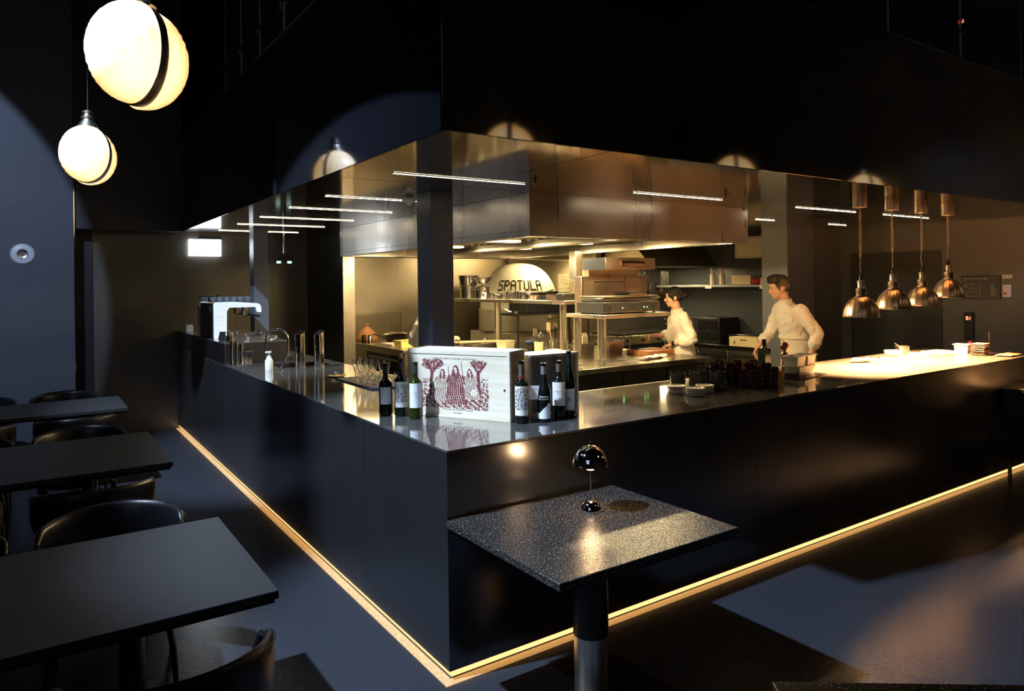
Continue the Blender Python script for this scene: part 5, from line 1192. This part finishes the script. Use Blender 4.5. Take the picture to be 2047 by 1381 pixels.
def hand(mb, w, d, n, side, curl=.6, s=1.):
    """w wrist, d along the hand, n out of the back of the hand; side=+1 thumb towards d x n"""
    w = Vector(w); d = Vector(d).normalized(); n = Vector(n); n = (n-d*n.dot(d)).normalized(); a = d.cross(n)*side
    E = Matrix((a, d, n)).transposed()
    mb.ell(w+d*.045*s, (.040*s,.052*s,.017*s), 16, 10, E=E)
    mb.ell(w+d*.015*s+a*.012, (.028*s,.03*s,.018*s), 12, 8, E=E)
    for i,(off,L,r) in enumerate(((.030,.074,.0085),(.010,.082,.0088),(-.011,.076,.0085),(-.030,.060,.0075))):
        base = w+d*(.082-.004*abs(i-1))*s+a*off*s; pts = [base-d*.02*s]; dr = d.copy(); p = base; pts.append(p)
        for k, fr in enumerate((.44,.32,.24)):
            ang = curl*(.55+.12*i)*(1,1.15,.9)[k]
            dr = (Matrix.Rotation(ang, 3, a*side) @ dr) if False else (dr*cos(ang)-n*sin(ang)*1.0).normalized() if k == 0 else (dr+(-n*cos(ang*.5)-d*sin(ang*.4))*ang*.55).normalized()
            p = p+dr*L*fr*s; pts.append(p)
        mb.tube(pts, [r*1.05*s,r*1.05*s,r*s,r*.92*s,r*.75*s], 10); mb.ell(pts[-1],(r*.75*s,)*3,8,6)
    tb = w+d*.022*s+a*.026*s; t1 = tb+(a*.75+d*.6-n*.25).normalized()*.036*s; t2 = t1+(a*.25+d*.8-n*.5*curl).normalized()*.030*s; t3 = t2+(d*.8-n*.7*curl-a*.15).normalized()*.024*s
    mb.tube([tb-a*.01*s,t1,t2,t3],[.013*s,.0105*s,.0095*s,.0075*s],10); mb.ell(t3,(.0075*s,)*3,8,6)
def head(mb, c, yaw, pitch, s=1.):
    """head facing local +Y; c = centre of the skull"""
    E = (Matrix.Rotation(yaw,3,'Z') @ Matrix.Rotation(pitch,3,'X')); c = Vector(c)
    P = lambda x,y,z: c+E@Vector((x*s,y*s,z*s))
    e = lambda p, r, rx=0.: mb.ell(P(*p), tuple(q*s for q in r), 20, 14, E=E@Matrix.Rotation(rx,3,'X'))
    e((0,-.010,.030),(.076,.097,.088))            # skull
    e((0,.022,-.020),(.066,.070,.078))            # face mass
    e((0,.040,-.070),(.045,.045,.040))            # jaw
    e((0,.072,-.092),(.022,.018,.018))            # chin
    for sx in (-1,1):
        e((sx*.034,.062,-.022),(.026,.022,.022))  # cheeks
        e((sx*.076,-.008,-.012),(.010,.020,.032)) # ears
        e((sx*.028,.078,.022),(.024,.014,.009))   # brows
        e((sx*.030,.076,.006),(.014,.010,.008))   # lids
    e((0,.100,-.018),(.011,.018,.024),-.35)       # nose
    e((0,.108,-.028),(.014,.012,.011))
    e((0,.094,-.058),(.021,.010,.0055)); e((0,.090,-.067),(.019,.010,.006))
    return E, P
def remesh(o, v, smooth=3, disp=None):
    r = o.modifiers.new('union','REMESH'); r.mode = 'VOXEL'; r.voxel_size = v; r.use_smooth_shade = True
    sm = o.modifiers.new('soften','SMOOTH'); sm.iterations = smooth; sm.factor = .5
    if disp:
        tx = bpy.data.textures.new('folds','CLOUDS'); tx.noise_scale = disp[0]; tx.noise_depth = 3
        d = o.modifiers.new('folds','DISPLACE'); d.texture = tx; d.strength = disp[1]; d.mid_level = .5; d.texture_coords = 'LOCAL'
    return o
def ringE(c, rx, ry, tilt=0., n=24, yaw=0., p=.85):
    E = Matrix.Rotation(yaw,3,'Z') @ Matrix.Rotation(tilt,3,'X'); out = []
    for i in range(n):
        a = 2*pi*i/n; cx, sx = cos(a), sin(a)
        out.append(Vector(c)+E@Vector((rx*abs(cx)**p*(1 if cx >= 0 else -1), ry*abs(sx)**p*(1 if sx >= 0 else -1), 0)))
    return out
def person(name_lab, loc, rz, J, H, female):
    root = thing('person', name_lab, 'person', loc, rz)
    k = H/1.75
    # ---- one continuous body
    mb = MB()
    pel, che, nec, hd_ = J['pelvis'], J['chest'], J['neck'], J['head']
    mb.loft([ringE((pel[0],pel[1],pel[2]-.08),.15*k,.11*k), ringE(pel,.155*k,.115*k), ringE((Vector(pel)+Vector(che))/2,.13*k,.10*k), ringE(che,.155*k,.115*k,-.1), ringE((Vector(che)*.45+Vector(nec)*.55),.15*k,.09*k,-.1), ringE(Vector(nec)-Vector((0,0,.01)),.065*k,.06*k)])
    limb(mb, [Vector(nec)-Vector((0,0,.06)), Vector(nec)+Vector((0,.01,.03)), Vector(hd_)-Vector((0,.01,.05))], [.062*k,.054*k,.052*k])
    E, P = head(mb, hd_, J['hyaw'], J['hpitch'], 1.04*k if not female else .98*k)
    for sd in ('L','R'):
        A = J['arm'+sd]; limb(mb, A[:3], [.052*k,.042*k,.026*k]); hd = J['hand'+sd]
        hand(mb, A[2], hd[0], hd[1], hd[2], hd[3], .97*k)
        Lg = J['leg'+sd]; limb(mb, Lg[:3], [.082*k,.058*k,.040*k]); f = Vector(Lg[2]); mb.ell(f+Vector((0,.06,-.045)),(.042,.115,.035),16,8)
    body = remesh(mb.build('body', SKIN, root), .0065, 3)
    # ---- jacket
    jb = MB(); g = .022
    if female: g = .020
    belt = Vector(pel)*.62+Vector(che)*.38
    jb.loft([ringE((pel[0],pel[1],pel[2]-.13),.172*k+g,.135*k+g), ringE((pel[0],pel[1],pel[2]-.02),.165*k+g,.128*k+g), ringE(belt,.150*k+g,.122*k+g), ringE((Vector(pel)*.3+Vector(che)*.7),.160*k+g,.128*k+g,-.05), ringE(che,.172*k+g,.125*k+g,-.12), ringE((Vector(che)*.5+Vector(nec)*.5),.172*k+g,.100*k+g,-.12), ringE(Vector(nec)-Vector((0,0,.035)),.105*k+g*.6,.07*k+g*.6,-.1), ringE(Vector(nec)+Vector((0,.004,.000)),.062*k+g*.5,.058*k+g*.5,-.1)])
    for sd in ('L','R'):
        A = [Vector(a) for a in J['arm'+sd]]; cf = A[1].lerp(A[2], J['cuff'+sd])
        limb(jb, [A[0]+Vector((0,0,.01)), A[0].lerp(A[1],.5), A[1], cf], [.066*k,.071*k,.067*k,.060*k])
        dd = (A[2]-A[1]).normalized(); jb.tube([cf-dd*.035, cf+dd*.012],[.066*k,.064*k],20)
    jk = remesh(jb.build('chef_jacket', JACK, root), .009, 3, (.075,.034))
    # stand-up collar
    cb = MB(); c0 = Vector(nec)
    rg = lambda z, r, t: [c0+Vector((r*k*cos(2*pi*i/24), r*k*.95*sin(2*pi*i/24)+.004, z+ .012*(-sin(2*pi*i/24)))) for i in range(24)]
    cb.loft([rg(-.02,.082,0), rg(.022,.072,0), rg(.024,.066,0), rg(-.02,.072,0), rg(-.02,.082,0)], caps=False).build('collar', JACK, jk)
    pb = MB()
    for i in range(5):
        z = che[2]-.16+i*.055; y = che[1]+(z-che[2])*.25+.150*k+.010
        pb.ell((.035,y-.008,z),(.007,.005,.007),10,6)
    pb.build('buttons', WHITE, jk)
    # ---- apron
    ab = MB(); Z = pel[2]
    ab.loft([ringE((pel[0],pel[1]+.0,Z-.42),.205*k,.165*k), ringE((pel[0],pel[1],Z-.2),.205*k,.17*k), ringE((pel[0],pel[1],Z-.02),.196*k,.158*k), ringE(tuple(belt),.180*k,.151*k), ringE(tuple(belt+Vector((0,0,.012))),.170*k,.140*k)])
    ap = remesh(ab.build('apron', APRN, root), .010, 2, (.12,.014))
    wb = MB(); wb.loft([ringE(tuple(belt-Vector((0,0,.03))),.192*k,.163*k), ringE(tuple(belt+Vector((0,0,.008))),.186*k,.158*k)]); wb.build('waistband', APRN, ap)
    # ---- trousers and shoes
    tb = MB()
    tb.loft([ringE((pel[0],pel[1],Z+.02),.155*k,.12*k), ringE((pel[0],pel[1],Z-.10),.165*k,.13*k)])
    for sd in ('L','R'): Lg = J['leg'+sd]; limb(tb, Lg[:3], [.095*k,.078*k,.066*k])
    remesh(tb.build('trousers', TROU, root), .012, 2)
    for sd in ('L','R'):
        f = Vector(J['leg'+sd][2]); sb = MB(); sb.loft([[Vector((f.x+w_*cos(2*pi*i/20), f.y+.055+l_*sin(2*pi*i/20), z)) for i in range(20)] for z,w_,l_ in ((.0,.045,.135),(.02,.050,.14),(.05,.046,.125),(.085,.038,.07))])
        sb.build('shoe', BLKP, root)
    # ---- hair
    hb = MB(); S_ = 1.04*k if not female else .98*k
    eh = lambda p, r: hb.ell(P(*[q/ S_*S_ for q in p]), tuple(q*S_ for q in r), 24, 14, E=E)
    if female:
        eh((0,-.020,.048),(.084,.098,.084)); eh((0,-.060,.005),(.074,.060,.070)); eh((.058,.010,.035),(.028,.06,.05)); eh((-.058,.010,.035),(.028,.06,.05)); eh((0,.045,.085),(.055,.045,.033)); eh((-.066,.012,-.005),(.014,.022,.040)); eh((.066,.012,-.005),(.014,.022,.040))
        eh((0,-.140,.000),(.042,.042,.040)); eh((0,-.105,.002),(.025,.03,.025)); eh((0,-.178,-.012),(.014,.022,.012)); eh((.0,-.165,.022),(.012,.02,.012))
    else:
        eh((0,-.024,.050),(.086,.098,.084)); eh((0,-.072,-.005),(.068,.042,.062)); eh((0,-.085,-.045),(.048,.026,.030)); eh((0,.048,.090),(.066,.046,.034)); eh((-.034,.062,.084),(.034,.022,.022)); eh((.02,.064,.088),(.040,.022,.020)); eh((.072,.006,.035),(.014,.040,.040)); eh((-.072,.006,.035),(.014,.040,.040)); eh((.074,.024,.004),(.009,.012,.024)); eh((-.074,.024,.004),(.009,.012,.024)); eh((.01,.02,.118),(.060,.070,.030)); eh((-.03,.04,.112),(.035,.045,.030))
    remesh(hb.build('hair', HAIR, root), .007, 1, (.025,.010))
    fb = MB()
    for sx in (-1,1):
        fb.ell(P(sx*.030/1.0,.0835,.0045),(.0085*S_,.004*S_,.0042*S_),12,8,E=E); fb.ell(P(sx*.029,.0905,.0275),(.017*S_,.004*S_,.0033*S_),12,8,E=E)
    fb.build('eyes_and_brows', HAIR, root)
    lb = MB(); lb.ell(P(0,.1015,-.0585),(.018*S_,.004*S_,.004*S_),12,8,E=E); lb.ell(P(0,.097,-.067),(.016*S_,.0045*S_,.0045*S_),12,8,E=E); lb.build('lips', mat('lips',(.45,.14,.10),0,.4), root)
    # ---- watch on the left wrist
    A = [Vector(a) for a in J['armL']]; dd = (A[2]-A[1]).normalized(); c = A[2]-dd*.012
    u = Vector((-1,0,.1)); u = (u-dd*u.dot(dd)).normalized(); v = dd.cross(u)
    wt = MB()
    def band(off, r): return [c+dd*off+(u*cos(2*pi*i/24)+v*sin(2*pi*i/24))*r for i in range(24)]
    wt.loft([band(-.011,.0285*k), band(-.011,.0315*k), band(.011,.0315*k), band(.011,.0285*k), band(-.011,.0285*k)], caps=False)
    w_ = wt.build('watch_strap', BLKP if female else mat('steel_strap',(.5,.45,.4),1,.3), root)
    fm_ = MB(); E2 = Matrix((dd, v, u)).transposed()
    if female: fm_.add([c+E2@Vector((sx*.017,sy*.015,z)) for z in (.030,.039) for sx,sy in ((-1,-1),(1,-1),(1,1),(-1,1))],[(0,3,2,1),(4,5,6,7),(0,1,5,4),(1,2,6,5),(2,3,7,6),(3,0,4,7)])
    else: fm_.tube([c+u*.029, c+u*.040],[.021,.020],24)
    fm_.build('watch_face', mat('black_glass'), w_)
    return root
# woman: profile, tasting spoon in the far hand, near hand on the board
JW = dict(pelvis=(0,0,.93), chest=(0,.02,1.22), neck=(0,.045,1.375), head=(0,.085,1.530), hyaw=R(-2), hpitch=R(-9),
  armL=[(-.165,.01,1.300),(-.215,-.090,1.055),(-.150,.130,1.005)], handL=((-.0,.9,-.28),(-.15,.1,1),1,.45), cuffL=.48,
  armR=[(.165,.03,1.300),(.22,.07,1.075),(.10,.275,1.085)], handR=((-.25,.95,.0),(.45,.0,.85),-1,1.25), cuffR=.42,
  legL=[(-.09,.0,.88),(-.095,.03,.48),(-.10,-.02,.09)], legR=[(.09,0,.88),(.095,.03,.48),(.10,-.02,.09)])
person('woman in cream chef jacket, black hair in a bun, holding a spoon over the board', (4.66,2.86,.081), R(52), JW, 1.68, True)
# man: leaning slightly forward, arms down
JM = dict(pelvis=(0,-.03,.98), chest=(0,.055,1.29), neck=(0,.115,1.475), head=(0,.190,1.630), hyaw=R(-6), hpitch=R(-16),
  armL=[(-.185,.035,1.375),(-.275,-.100,1.120),(-.285,.0,.865)], handL=((0,.15,-1),(-1,.2,0),-1,.7), cuffL=.40,
  armR=[(.195,.08,1.395),(.255,.16,1.120),(.16,.375,.955)], handR=((-.1,.45,-.8),(.55,.7,.3),1,1.15), cuffR=.50,
  legL=[(-.095,-.03,.92),(-.10,.02,.50),(-.11,-.04,.09)], legR=[(.095,-.03,.92),(.10,.04,.50),(.11,-.0,.09)])
person('man with short black hair in cream chef jacket, leaning forward behind the bar counter', (5.46,1.92,.081), R(62), JM, 1.78, False)
# third cook, mostly hidden behind the column
JT = dict(JM); JT['hyaw']=R(10)
person('person in pale blue-white chef jacket almost hidden behind the black column', (2.24,4.46,.081), R(-82), JW | dict(hyaw=0.0), 1.70, False)
t = thing('tasting_spoon','silver tasting spoon held out by the woman','spoon',(4.43,3.15,1.160),R(142))
MB().tube([(-.045,0,-.004),(.03,0,.000),(.075,0,-.008)],[.0035,.003,.004],8).ell((.105,0,-.010),(.032,.018,.008),14,8).build('spoon_body', CHROME, t)
